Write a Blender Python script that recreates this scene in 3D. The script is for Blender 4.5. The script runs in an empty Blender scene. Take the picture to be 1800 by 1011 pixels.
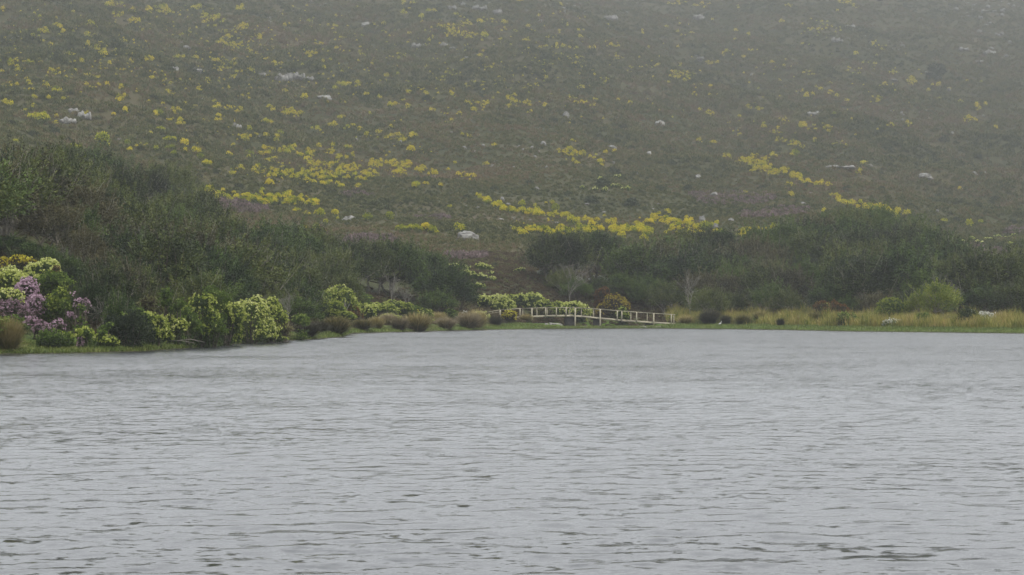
import bpy, math, random
import numpy as np
from mathutils import Vector

SC = bpy.context.scene
COL = SC.collection
rng = np.random.default_rng(7)
random.seed(7)

# ------------------------------------------------------------------ camera, sky, sun, exposure
F, HZ, CH = 4000.0, 543.0, 2.2          # focal length in photo pixels, horizon row, camera height over the water
cam = bpy.data.cameras.new('camera')
camo = bpy.data.objects.new('camera', cam)
COL.objects.link(camo)
camo.location = (0, 0, CH)
camo.rotation_euler = (math.radians(90), 0, 0)
cam.sensor_width = 36.0
cam.lens = 36.0 * F / 1800.0
cam.shift_y = (HZ - 505.5) / 1800.0
cam.clip_start = 0.1
cam.clip_end = 6000
SC.camera = camo

SUN_EL, SUN_AZ = 50.0, 112.0            # azimuth clockwise from +Y: behind the camera, to the right
world = bpy.data.worlds.new('World')
SC.world = world
world.use_nodes = True
wn = world.node_tree
wn.nodes.clear()
sky = wn.nodes.new('ShaderNodeTexSky')
sky.sky_type = 'NISHITA'
sky.sun_disc = False
sky.sun_elevation = math.radians(SUN_EL)
sky.sun_rotation = math.radians(SUN_AZ)
sky.air_density = 1.0
sky.dust_density = 4.0
hs = wn.nodes.new('ShaderNodeHueSaturation')
hs.inputs['Saturation'].default_value = 0.3
cl = wn.nodes.new('ShaderNodeMix')
cl.data_type = 'RGBA'
cl.inputs[0].default_value = 0.8        # closed cloud deck over the sky
cl.inputs[7].default_value = (9.7, 9.95, 10.25, 1)
bg = wn.nodes.new('ShaderNodeBackground')
bg.inputs['Strength'].default_value = 0.15
wo = wn.nodes.new('ShaderNodeOutputWorld')
wn.links.new(sky.outputs[0], hs.inputs['Color'])
wn.links.new(hs.outputs[0], cl.inputs[6])
wn.links.new(cl.outputs[2], bg.inputs['Color'])
wn.links.new(bg.outputs[0], wo.inputs[0])

sun = bpy.data.lights.new('sun', 'SUN')
sun.energy = 2.0
sun.angle = math.radians(8)
sun.color = (1.0, 0.95, 0.86)
suno = bpy.data.objects.new('sun', sun)
COL.objects.link(suno)
_a, _e = math.radians(SUN_AZ), math.radians(SUN_EL)
_d = Vector((math.sin(_a) * math.cos(_e), math.cos(_a) * math.cos(_e), math.sin(_e)))
suno.rotation_euler = _d.to_track_quat('Z', 'Y').to_euler()
suno.location = (0, 0, 50)

vs = SC.view_settings
vs.view_transform = 'Standard'
vs.look = 'None'
vs.exposure = 0.9
vs.gamma = 1.0
vs.use_curve_mapping = False
cy = SC.cycles
cy.max_bounces = 5
cy.diffuse_bounces = 2
cy.glossy_bounces = 2
cy.transmission_bounces = 2
cy.transparent_max_bounces = 4
cy.volume_bounces = 1
cy.use_denoising = True
cy.use_adaptive_sampling = True
cy.adaptive_threshold = 0.015
cy.caustics_reflective = False
cy.caustics_refractive = False

# ------------------------------------------------------------------ materials
def node(nt, typ, **kw):
    n = nt.nodes.new(typ)
    for k, v in kw.items():
        setattr(n, k, v)
    return n

def mathn(nt, op, a, b=None, c=None, clamp=False):
    n = nt.nodes.new('ShaderNodeMath')
    n.operation = op
    n.use_clamp = clamp
    for i, v in enumerate((a, b, c)):
        if v is None:
            continue
        if isinstance(v, (int, float)):
            n.inputs[i].default_value = v
        else:
            nt.links.new(v, n.inputs[i])
    return n.outputs[0]

def ramp(nt, fac, cols):
    n = nt.nodes.new('ShaderNodeValToRGB')
    e = n.color_ramp.elements
    while len(e) > 1:
        e.remove(e[-1])
    for i, c in enumerate(cols):
        p = c[3] if len(c) > 3 else i / (len(cols) - 1)
        q = e[0] if i == 0 else e.new(p)
        q.position = p
        q.color = (c[0], c[1], c[2], 1)
    nt.links.new(fac, n.inputs[0])
    return n.outputs[0]

def noise(nt, vec, scale, detail=2, rough=0.5, out=0):
    n = nt.nodes.new('ShaderNodeTexNoise')
    n.inputs['Scale'].default_value = scale
    n.inputs['Detail'].default_value = detail
    n.inputs['Roughness'].default_value = rough
    if vec is not None:
        nt.links.new(vec, n.inputs['Vector'])
    return n.outputs[out]

def leafmat(name, cols, wt=0.45, wr=0.3, wn_=0.6, nscale=0.6, transl=0.25, rough=0.65):
    """foliage: colour from the per-leaf tint, the plant's own random value and a soft world-space drift"""
    m = bpy.data.materials.new(name)
    m.use_nodes = True
    nt = m.node_tree
    nt.nodes.clear()
    at = node(nt, 'ShaderNodeAttribute', attribute_name='tint')
    oi = node(nt, 'ShaderNodeObjectInfo')
    gp = node(nt, 'ShaderNodeNewGeometry')
    nz = noise(nt, gp.outputs['Position'], nscale, 3, 0.6)
    nzc = mathn(nt, 'MULTIPLY', mathn(nt, 'SUBTRACT', nz, 0.5), wn_ * 2)
    rc = mathn(nt, 'MULTIPLY', mathn(nt, 'SUBTRACT', oi.outputs['Random'], 0.5), wr * 2)
    tc = mathn(nt, 'MULTIPLY', mathn(nt, 'SUBTRACT', at.outputs['Fac'], 0.5), wt * 2)
    f = mathn(nt, 'ADD', mathn(nt, 'ADD', nzc, rc), mathn(nt, 'ADD', tc, 0.5), clamp=True)
    col = ramp(nt, f, cols)
    b = node(nt, 'ShaderNodeBsdfPrincipled')
    b.inputs['Roughness'].default_value = rough
    b.inputs['Specular IOR Level'].default_value = 0.25
    nt.links.new(col, b.inputs['Base Color'])
    o = node(nt, 'ShaderNodeOutputMaterial')
    if transl > 0:
        t = node(nt, 'ShaderNodeBsdfTranslucent')
        nt.links.new(col, t.inputs['Color'])
        mx = node(nt, 'ShaderNodeMixShader')
        mx.inputs[0].default_value = transl
        nt.links.new(b.outputs[0], mx.inputs[1])
        nt.links.new(t.outputs[0], mx.inputs[2])
        nt.links.new(mx.outputs[0], o.inputs[0])
    else:
        nt.links.new(b.outputs[0], o.inputs[0])
    return m

def plainmat(name, cols, nscale=3.0, detail=5, rough=0.85, bump=0.0, stretch=None, wr=0.0):
    m = bpy.data.materials.new(name)
    m.use_nodes = True
    nt = m.node_tree
    b = nt.nodes['Principled BSDF']
    tc = node(nt, 'ShaderNodeTexCoord')
    v = tc.outputs['Object']
    if stretch:
        mp = node(nt, 'ShaderNodeMapping')
        mp.inputs['Scale'].default_value = stretch
        nt.links.new(v, mp.inputs[0])
        v = mp.outputs[0]
    nz = noise(nt, v, nscale, detail, 0.65)
    f = mathn(nt, 'MULTIPLY_ADD', nz, 1.6, -0.3, clamp=True)
    if wr:
        oi = node(nt, 'ShaderNodeObjectInfo')
        f = mathn(nt, 'ADD', f, mathn(nt, 'MULTIPLY', mathn(nt, 'SUBTRACT', oi.outputs['Random'], 0.5), wr), clamp=True)
    nt.links.new(ramp(nt, f, cols), b.inputs['Base Color'])
    b.inputs['Roughness'].default_value = rough
    b.inputs['Specular IOR Level'].default_value = 0.3
    if bump:
        bp = node(nt, 'ShaderNodeBump')
        bp.inputs['Strength'].default_value = bump
        bp.inputs['Distance'].default_value = 0.05
        nt.links.new(nz, bp.inputs['Height'])
        nt.links.new(bp.outputs[0], b.inputs['Normal'])
    return m

M = {}
# ---- foliage
M['tree_a'] = leafmat('tree_leaf_dark', [(.004, .010, .002), (.014, .030, .004), (.034, .062, .008), (.070, .104, .015)], wr=.42, transl=.12)
M['tree_b'] = leafmat('tree_leaf_olive', [(.005, .010, .002), (.018, .030, .004), (.043, .060, .009), (.085, .098, .018)], wr=.42, transl=.12)
M['tree_c'] = leafmat('tree_leaf_brownish', [(.010, .010, .004), (.028, .028, .009), (.052, .048, .016), (.085, .074, .028)], wr=.42, transl=.12)
M['tree_y'] = leafmat('tree_leaf_bright', [(.032, .058, .007), (.08, .115, .011), (.145, .18, .018), (.22, .245, .035)])
M['bark'] = plainmat('bark_pale', [(.07, .06, .045), (.16, .145, .115), (.26, .24, .20)], 4, bump=.4)
M['bark_dark'] = plainmat('bark_dark', [(.025, .02, .015), (.07, .058, .042), (.12, .10, .08)], 4, bump=.4)
M['dead'] = plainmat('dead_wood', [(.07, .062, .052), (.135, .125, .108), (.22, .205, .18)], 5, bump=.3)
M['head_pale'] = leafmat('flower_head_pale', [(.13, .17, .02), (.30, .35, .06), (.49, .52, .16), (.68, .68, .34)], wt=.6, wr=.15, wn_=.3, nscale=1.2)
M['head_lime'] = leafmat('flower_head_lime', [(.06, .095, .012), (.15, .20, .022), (.30, .345, .06), (.50, .52, .18)], wt=.6, wr=.2, wn_=.3, nscale=1.2)
M['head_green'] = leafmat('flower_head_green', [(.03, .055, .008), (.06, .10, .013), (.11, .165, .024), (.23, .28, .07)], wt=.6, wr=.2, wn_=.3, nscale=1.2)
M['head_gold'] = leafmat('flower_head_gold', [(.10, .07, .012), (.18, .13, .015), (.28, .22, .02), (.36, .33, .04)], wt=.6, wr=.2, wn_=.3)
M['head_rust'] = leafmat('flower_head_rust', [(.05, .026, .012), (.10, .045, .016), (.14, .07, .02), (.17, .12, .03)], wt=.6, wr=.2, wn_=.5, nscale=1.5)
M['head_white'] = leafmat('flower_head_white', [(.25, .27, .20), (.45, .46, .40), (.62, .62, .58), (.75, .75, .72)], wt=.6, wr=.1, wn_=.2)
M['pink'] = leafmat('heath_flower_pink', [(.10, .07, .072), (.20, .13, .155), (.34, .225, .285), (.53, .38, .465)], wt=.6, wr=.3, wn_=.3, nscale=1.5)
M['head_goldtop'] = leafmat('flower_head_goldtop', [(.20, .15, .012), (.34, .28, .02), (.46, .42, .03), (.55, .52, .07)], wt=.6, wr=.2, wn_=.3)
M['pinkleaf'] = leafmat('heath_leaf', [(.02, .025, .012), (.05, .05, .03), (.09, .08, .05)], wr=.2)
M['shrub_leaf'] = leafmat('shrub_leaf', [(.014, .026, .006), (.035, .060, .010), (.065, .10, .014), (.10, .14, .025)], wr=.2, wn_=.4)
M['shrub_under'] = leafmat('shrub_brown_leaf', [(.02, .018, .01), (.05, .04, .02), (.085, .062, .03)], wr=.2, wn_=.4)
M['darkshrub'] = leafmat('dark_shrub_leaf', [(.010, .018, .008), (.024, .038, .014), (.045, .060, .024)], wr=.3)
M['yel'] = leafmat('bush_flower_yellow', [(.10, .14, .008), (.27, .30, .010), (.48, .45, .012), (.60, .47, .015)], wt=.45, wr=.5, wn_=.35, nscale=.02)
M['yelleaf'] = leafmat('bush_leaf_green', [(.03, .045, .01), (.065, .09, .016), (.12, .15, .025)], wt=.5, wr=.3, wn_=.2)
M['restio'] = leafmat('rush_blade_tan', [(.06, .055, .018), (.15, .125, .04), (.26, .21, .08), (.38, .32, .15)], wt=.6, wr=.3, wn_=.2, transl=.1)
M['restio_grey'] = leafmat('rush_blade_grey', [(.06, .05, .028), (.13, .105, .06), (.21, .17, .10), (.30, .25, .16)], wt=.6, wr=.3, wn_=.2, transl=.1)
M['restio_olive'] = leafmat('rush_blade_olive', [(.03, .035, .01), (.07, .07, .02), (.13, .11, .035), (.19, .15, .06)], wt=.6, wr=.3, wn_=.2, transl=.1)
M['restio_dark'] = leafmat('rush_blade_dark', [(.012, .013, .008), (.028, .028, .015), (.05, .045, .025)], wt=.6, wr=.3, wn_=.2, transl=.1)
M['reed'] = leafmat('reed_blade', [(.04, .07, .012), (.095, .12, .018), (.20, .19, .035), (.30, .24, .075), (.22, .15, .055)], wt=.35, wr=0, wn_=.9, nscale=.35, transl=.2)
M['grass'] = leafmat('grass_blade', [(.045, .065, .014), (.075, .105, .02), (.115, .14, .03), (.155, .155, .045)], wt=.4, wr=0, wn_=.7, nscale=.4, transl=.25)
M['scrub'] = leafmat('scrub_leaf', [(.026, .036, .009), (.050, .062, .015), (.080, .086, .023), (.102, .088, .034), (.13, .094, .050)], wt=.25, wr=.35, wn_=1.25, nscale=.02, transl=.15)
M['scrub_hi'] = leafmat('scrub_pale_leaf', [(.06, .07, .022), (.10, .102, .036), (.15, .14, .06)], wt=.3, wr=.4, wn_=.6, nscale=.03, transl=.15)
M['brush'] = leafmat('low_brush_leaf', [(.030, .022, .012), (.060, .042, .022), (.085, .058, .032), (.085, .078, .03)], wt=.3, wr=.35, wn_=.9, nscale=.12, transl=.15)
# ---- solids
M['rock'] = plainmat('rock_grey_white', [(.05, .048, .04), (.12, .117, .108), (.22, .215, .20), (.36, .355, .34)], 2.2, 8, bump=.8, wr=.25)
M['timber'] = plainmat('weathered_timber', [(.15, .135, .095), (.30, .275, .20), (.45, .42, .32)], 3, bump=.2, stretch=(1, 6, 6))
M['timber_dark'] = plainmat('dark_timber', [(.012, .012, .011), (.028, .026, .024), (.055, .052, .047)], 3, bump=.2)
M['white'] = plainmat('white_feathers', [(.38, .38, .37), (.52, .52, .50)], 3)
M['bill'] = plainmat('dark_bill', [(.03, .03, .03), (.05, .05, .045)], 3)
M['gravel'] = plainmat('shore_stones', [(.08, .075, .065), (.22, .21, .19), (.42, .41, .38)], 1.5, bump=.3, wr=.5)

def ground_mat():
    m = bpy.data.materials.new('ground')
    m.use_nodes = True
    nt = m.node_tree
    b = nt.nodes['Principled BSDF']
    gp = node(nt, 'ShaderNodeNewGeometry')
    pos = gp.outputs['Position']
    n1 = noise(nt, pos, 0.03, 4, 0.6)
    n2 = noise(nt, pos, 1.2, 6, 0.7)
    f = mathn(nt, 'MULTIPLY_ADD', n1, 1.8, -0.4)
    f2 = mathn(nt, 'MULTIPLY_ADD', mathn(nt, 'SUBTRACT', n2, 0.5), 1.3, f, clamp=True)
    col = ramp(nt, f2, [(.022, .025, .010), (.034, .037, .015), (.050, .045, .021), (.064, .051, .031)])
    # low wet margin: greener and darker than the slope
    sx = node(nt, 'ShaderNodeSeparateXYZ')
    nt.links.new(pos, sx.inputs[0])
    zf = mathn(nt, 'MULTIPLY_ADD', sx.outputs[2], -1.6, 1.7, clamp=True)
    mx = node(nt, 'ShaderNodeMix', data_type='RGBA')
    nt.links.new(zf, mx.inputs[0])
    nt.links.new(col, mx.inputs[6])
    nt.links.new(ramp(nt, n2, [(.035, .05, .012), (.06, .10, .016), (.09, .13, .02)]), mx.inputs[7])
    mud = node(nt, 'ShaderNodeMix', data_type='RGBA')
    nt.links.new(mathn(nt, 'MULTIPLY_ADD', sx.outputs[2], -9.0, 1.3, clamp=True), mud.inputs[0])
    nt.links.new(mx.outputs[2], mud.inputs[6])
    mud.inputs[7].default_value = (.035, .034, .018, 1)
    nt.links.new(mud.outputs[2], b.inputs['Base Color'])
    b.inputs['Roughness'].default_value = .95
    b.inputs['Specular IOR Level'].default_value = .1
    bp = node(nt, 'ShaderNodeBump')
    bp.inputs['Strength'].default_value = .7
    bp.inputs['Distance'].default_value = .3
    nt.links.new(n2, bp.inputs['Height'])
    nt.links.new(bp.outputs[0], b.inputs['Normal'])
    return m
M['ground'] = ground_mat()

def water_mat():
    m = bpy.data.materials.new('lake_water')
    m.use_nodes = True
    nt = m.node_tree
    b = nt.nodes['Principled BSDF']
    b.inputs['Base Color'].default_value = (.020, .022, .024, 1)
    b.inputs['Roughness'].default_value = WATER_ROUGH
    b.inputs['IOR'].default_value = 1.333
    gp = node(nt, 'ShaderNodeNewGeometry')
    def slopes(sx, sy, detail, ax, ay, off):
        mp = node(nt, 'ShaderNodeMapping')
        mp.inputs['Scale'].default_value = (sx, sy, 1)
        mp.inputs['Rotation'].default_value = (0, 0, math.radians(off))
        nt.links.new(gp.outputs['Position'], mp.inputs[0])
        c = noise(nt, mp.outputs[0], 1.0, detail, 0.6, 1)
        s = node(nt, 'ShaderNodeVectorMath', operation='SUBTRACT')
        nt.links.new(c, s.inputs[0])
        s.inputs[1].default_value = (.5, .5, .5)
        ln = node(nt, 'ShaderNodeVectorMath', operation='LENGTH')
        nt.links.new(s.outputs[0], ln.inputs[0])
        sq = node(nt, 'ShaderNodeVectorMath', operation='SCALE')      # few steep ripples between many gentle ones
        nt.links.new(s.outputs[0], sq.inputs[0])
        nt.links.new(mathn(nt, 'MULTIPLY', mathn(nt, 'POWER', ln.outputs['Value'], 1.5), 14.0), sq.inputs['Scale'])
        t = node(nt, 'ShaderNodeVectorMath', operation='MULTIPLY')
        nt.links.new(sq.outputs[0], t.inputs[0])
        t.inputs[1].default_value = (ax, ay, 0)
        return t.outputs[0]
    a = slopes(3.4, 4.8, 3, .16, .34, 4)
    c = slopes(.22, .8, 3, .03, .09, -5)
    # wind patches: ripples stronger in some areas of the lake than in others
    mp = node(nt, 'ShaderNodeMapping')
    mp.inputs['Scale'].default_value = (.05, .09, 1)
    nt.links.new(gp.outputs['Position'], mp.inputs[0])
    w0 = noise(nt, mp.outputs[0], 1, 3, .6)
    w = mathn(nt, 'MULTIPLY_ADD', w0, 1.6, .15)
    # the open far water is ruffled by the wind, the near water is calmer
    sx = node(nt, 'ShaderNodeSeparateXYZ')
    nt.links.new(gp.outputs['Position'], sx.inputs[0])
    far = mathn(nt, 'MULTIPLY_ADD', sx.outputs[1], 1 / 130.0, -.2, clamp=True)
    far = mathn(nt, 'POWER', far, .6)
    nt.links.new(mathn(nt, 'MULTIPLY_ADD', far, .12, .12), b.inputs['Roughness'])
    w = mathn(nt, 'MULTIPLY', w, mathn(nt, 'MULTIPLY_ADD', far, -.1, 1.0))
    sc = node(nt, 'ShaderNodeVectorMath', operation='SCALE')
    nt.links.new(a, sc.inputs[0])
    nt.links.new(w, sc.inputs['Scale'])
    ad = node(nt, 'ShaderNodeVectorMath', operation='ADD')
    nt.links.new(sc.outputs[0], ad.inputs[0])
    nt.links.new(c, ad.inputs[1])
    # normals all tilted towards the near shore so the lake mirrors bright sky
    ln = node(nt, 'ShaderNodeVectorMath', operation='ADD')
    nt.links.new(ad.outputs[0], ln.inputs[0])
    ln.inputs[1].default_value = (0, -.078, 0)
    lw = mathn(nt, 'MULTIPLY', mathn(nt, 'MULTIPLY_ADD', sx.outputs[0], -1 / 26.0, .1, clamp=True), .035)   # more dark wisps below the left bank, imitating its mirrored trees
    def wisps(sx, sy, thr, gain, tilt, rot):
        m2 = node(nt, 'ShaderNodeMapping')
        m2.inputs['Scale'].default_value = (sx, sy, 1)
        m2.inputs['Rotation'].default_value = (0, 0, math.radians(rot))
        nt.links.new(gp.outputs['Position'], m2.inputs[0])
        q = noise(nt, m2.outputs[0], 1, 3, .62)
        q = mathn(nt, 'ADD', q, mathn(nt, 'MULTIPLY', mathn(nt, 'SUBTRACT', w0, .5), .26))
        q = mathn(nt, 'ADD', q, lw)
        k = mathn(nt, 'MULTIPLY', mathn(nt, 'SUBTRACT', q, thr), gain, clamp=True)
        cb = node(nt, 'ShaderNodeCombineXYZ')
        nt.links.new(mathn(nt, 'MULTIPLY', k, tilt), cb.inputs[1])
        return cb.outputs[0]
    # short backs of ripples that face the far shore and mirror the dark hill
    for args in ((5.5, 7.5, .57, 9.0, .095, 6), (2.8, 3.2, .58, 9.0, .098, -8), (1.3, 1.1, .575, 9.0, mathn(nt, 'MULTIPLY', far, .12), 9), (.5, .4, .575, 9.0, mathn(nt, 'MULTIPLY', mathn(nt, 'POWER', far, 2.0), .11), 3)):
        l2 = node(nt, 'ShaderNodeVectorMath', operation='ADD')
        nt.links.new(ln.outputs[0], l2.inputs[0])
        nt.links.new(wisps(*args), l2.inputs[1])
        ln = l2
    ad2 = node(nt, 'ShaderNodeVectorMath', operation='ADD')
    nt.links.new(ln.outputs[0], ad2.inputs[0])
    nt.links.new(gp.outputs['Normal'], ad2.inputs[1])
    nm = node(nt, 'ShaderNodeVectorMath', operation='NORMALIZE')
    nt.links.new(ad2.outputs[0], nm.inputs[0])
    nt.links.new(nm.outputs[0], b.inputs['Normal'])
    return m
WATER_ROUGH = 0.12
M['water'] = water_mat()

def haze_mat(density, col):
    m = bpy.data.materials.new('haze_air')
    m.use_nodes = True
    nt = m.node_tree
    nt.nodes.clear()
    v = node(nt, 'ShaderNodeVolumePrincipled')
    v.inputs['Color'].default_value = (*col, 1)
    v.inputs['Density'].default_value = density
    v.inputs['Anisotropy'].default_value = 0.4
    o = node(nt, 'ShaderNodeOutputMaterial')
    nt.links.new(v.outputs[0], o.inputs['Volume'])
    return m

# ------------------------------------------------------------------ object helpers
def tag(o, label=None, cat=None, group=None, kind=None):
    if label: o['label'] = label
    if cat: o['category'] = cat
    if group: o['group'] = group
    if kind: o['kind'] = kind
    return o

def mesh(name, V, Fq, mats, mi=None, tint=None, smooth=False, nv=4):
    """V (n,3); Fq (m,k) faces all with k corners"""
    V = np.asarray(V, np.float32); Fq = np.asarray(Fq, np.int32)
    k = Fq.shape[1]
    me = bpy.data.meshes.new(name)
    me.vertices.add(len(V)); me.vertices.foreach_set('co', V.ravel())
    me.loops.add(Fq.size); me.loops.foreach_set('vertex_index', Fq.ravel())
    me.polygons.add(len(Fq))
    me.polygons.foreach_set('loop_start', np.arange(len(Fq), dtype=np.int32) * k)
    for m in mats: me.materials.append(m)
    if mi is not None: me.polygons.foreach_set('material_index', np.asarray(mi, np.int32))
    if smooth: me.polygons.foreach_set('use_smooth', np.ones(len(Fq), bool))
    if tint is not None:
        a = me.attributes.new('tint', 'FLOAT', 'FACE')
        a.data.foreach_set('value', np.asarray(tint, np.float32))
    me.update(calc_edges=True)
    me.validate()
    return me

def link(name, me, parent=None):
    o = bpy.data.objects.new(name, me)
    COL.objects.link(o)
    if parent is not None: o.parent = parent
    return o

def empty(name, loc, rz=0.0, sc=1.0):
    o = bpy.data.objects.new(name, None)
    o.empty_display_size = 0.2
    o.location = loc
    o.rotation_euler = (0, 0, rz)
    o.scale = (sc, sc, sc) if isinstance(sc, (int, float)) else sc
    COL.objects.link(o)
    return o

def unit(v):
    return v / np.maximum(np.linalg.norm(v, axis=-1, keepdims=True), 1e-9)

def rdir(n, r=rng):
    return unit(r.normal(size=(n, 3)))

def leaves(P, D, L, W, r=rng, fold=0.15):
    """one folded diamond leaf per point: base P, axis D, length L, width W"""
    n = len(P)
    L = np.broadcast_to(L, (n,))[:, None]; W = np.broadcast_to(W, (n,))[:, None]
    S = unit(np.cross(D, rdir(n, r)))
    U = np.cross(D, S)
    V = np.stack([P, P + D * L * .45 + S * W * .5 + U * W * fold, P + D * L, P + D * L * .45 - S * W * .5 + U * W * fold], 1).reshape(-1, 3)
    return V, np.arange(4 * n).reshape(n, 4)

def blades(P, D, L, W, droop, r=rng):
    """thin bent blade: quad and a tapered quad above it"""
    n = len(P)
    L = np.broadcast_to(L, (n,))[:, None]; W = np.broadcast_to(W, (n,))[:, None]
    S = unit(np.cross(D, np.array([0, 0, 1.0]) + .3 * rdir(n, r)))
    m = P + D * L * .55
    D2 = unit(D + np.array([0, 0, -1.0]) * droop)
    t = m + D2 * L * .45
    V = np.stack([P - S * W * .5, P + S * W * .5, m + S * W * .4, m - S * W * .4, t + S * W * .12, t - S * W * .12], 1).reshape(-1, 3)
    b = np.arange(n)[:, None] * 6
    Fq = np.concatenate([b + np.array([[0, 1, 2, 3]]), b + np.array([[3, 2, 4, 5]])], 0)
    return V, Fq

class Geo:
    def __init__(s): s.V = []; s.F = []; s.mi = []; s.t = []; s.n = 0
    def add(s, VF, mi=0, tint=.5):
        V, Fq = VF
        s.V.append(V); s.F.append(Fq + s.n); s.n += len(V)
        s.mi.append(np.full(len(Fq), mi)); s.t.append(np.broadcast_to(tint, (len(Fq),)).astype(float))
    def mesh(s, name, mats, smooth=False):
        return mesh(name, np.concatenate(s.V), np.concatenate(s.F), mats, np.concatenate(s.mi), np.concatenate(s.t), smooth)

def tube(pts, rad, k=5):
    pts = np.asarray(pts, float); n = len(pts)
    d = unit(np.gradient(pts, axis=0))
    ref = np.array([0.31, 0.17, 0.93]) if abs(d[0][2]) < .9 else np.array([1.0, 0, 0])
    a = unit(np.cross(d, ref)); b = np.cross(d, a)
    th = np.arange(k) * 2 * math.pi / k
    V = pts[:, None] + np.asarray(rad)[:, None, None] * (np.cos(th)[None, :, None] * a[:, None] + np.sin(th)[None, :, None] * b[:, None])
    V = V.reshape(-1, 3)
    Fq = []
    for i in range(n - 1):
        for j in range(k):
            q = (j + 1) % k
            Fq.append((i * k + j, i * k + q, (i + 1) * k + q, (i + 1) * k + j))
    return V, np.array(Fq)

def boxvf(c, s, rz=0.0, rx=0.0, tilt=0.0):
    """box centre c, full size s; tilt pitches its x axis upward"""
    x, y, z = [q * .5 for q in s]
    V = np.array([(i, j, k) for i in (-x, x) for j in (-y, y) for k in (-z, z)], float)
    if tilt:
        ct, st = math.cos(tilt), math.sin(tilt)
        V = V @ np.array([[ct, 0, st], [0, 1, 0], [-st, 0, ct]])
    if rz:
        cz, sz = math.cos(rz), math.sin(rz)
        V = V @ np.array([[cz, sz, 0], [-sz, cz, 0], [0, 0, 1]])
    Fq = np.array([(0, 1, 3, 2), (4, 6, 7, 5), (0, 4, 5, 1), (2, 3, 7, 6), (0, 2, 6, 4), (1, 5, 7, 3)])
    return V + np.array(c), Fq

def ico(sub):
    t = (1 + 5 ** .5) / 2
    V = [(-1, t, 0), (1, t, 0), (-1, -t, 0), (1, -t, 0), (0, -1, t), (0, 1, t), (0, -1, -t), (0, 1, -t), (t, 0, -1), (t, 0, 1), (-t, 0, -1), (-t, 0, 1)]
    Fq = [(0, 11, 5), (0, 5, 1), (0, 1, 7), (0, 7, 10), (0, 10, 11), (1, 5, 9), (5, 11, 4), (11, 10, 2), (10, 7, 6), (7, 1, 8), (3, 9, 4), (3, 4, 2), (3, 2, 6), (3, 6, 8), (3, 8, 9), (4, 9, 5), (2, 4, 11), (6, 2, 10), (8, 6, 7), (9, 8, 1)]
    V = [tuple(unit(np.array(v, float))) for v in V]
    for _ in range(sub):
        c = {}; nf = []
        def mid(a, b):
            k = (min(a, b), max(a, b))
            if k not in c:
                V.append(tuple(unit((np.array(V[a]) + np.array(V[b])) / 2))); c[k] = len(V) - 1
            return c[k]
        for a, b, d in Fq:
            ab, bd, da = mid(a, b), mid(b, d), mid(d, a)
            nf += [(a, ab, da), (b, bd, ab), (d, da, bd), (ab, bd, da)]
        Fq = nf
    return np.array(V), np.array(Fq)

def px2u(px): return (np.asarray(px, float) - 900.0) / F

# ------------------------------------------------------------------ terrain
SHX = [-2500, -600, -200, 0, 130, 250, 330, 400, 480, 560, 605, 620, 700, 850, 1000, 1150, 1300, 1500, 1800, 2200, 2800, 4500]
SHY = [45, 72, 92, 109.5, 112, 117, 126, 139, 152, 166, 178, 204, 214, 237, 250, 253, 243, 220, 201, 175, 140, 80]
KP = np.array([0, 450, 900, 1350, 1800.])
KY = np.array([  # knot distances: 4 m past the shore, margin end, then rising
    [4, 9, 20, 50, 90, 150, 270, 450, 610, 860, 1500],
    [4, 22, 62, 112, 152, 192, 302, 470, 700, 920, 1500],
    [4, 15, 27, 45, 85, 155, 255, 455, 705, 980, 1500],
    [4, 15, 30, 60, 100, 160, 240, 360, 585, 850, 1500],
    [4, 20, 40, 80, 130, 200, 280, 450, 690, 990, 1500]], float)
KZ = np.array([
    [.30, .9, 2.2, 6.2, 11, 17, 30, 64, 100, 140, 150],
    [.30, .9, 3.2, 7.4, 11.2, 15, 30, 63, 118, 160, 168],
    [.30, .6, 1.6, 6.2, 10.7, 18.5, 32.6, 71, 131, 176, 184],
    [.30, .55, 1.2, 4.0, 9, 17, 24, 39.5, 83, 154, 212],
    [.30, .5, 1.0, 4, 8, 13, 18, 38.5, 89, 165, 200]], float)

# the upper slope lies farther back (same elevation angles)
_s0 = np.array([109.5, 147, 243, 239, 201.])[:, None]
_f = np.array([1, 1, 1, 1, 1, 1, 1.03, 1.08, 1.16, 1.25, 1.25])
KZ = CH + (KZ - CH) * np.where(_f > 1, _f, 1)
KY = np.where(_f > 1, (KY + _s0) * _f - _s0, KY)

def shore(u):
    return np.interp(np.asarray(u) * F + 900.0, SHX, SHY)
_sx = np.arange(-2600, 4600, 20.0)
_k = np.exp(-.5 * (np.arange(-15, 16) / 6.0) ** 2)
_sm = np.convolve(np.pad(np.interp(_sx, SHX, SHY), 15, 'edge'), _k / _k.sum(), 'valid')

def wob(X, Y):
    return (np.sin(X * .071 + Y * .023 + 1.3) + np.sin(X * -.043 + Y * .057 + .4) + .7 * np.sin(X * .13 + Y * .06 + 2.2)
            + .5 * np.sin(X * .21 - Y * .17) + .4 * np.sin(X * .05 + Y * .15 + 4))

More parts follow.
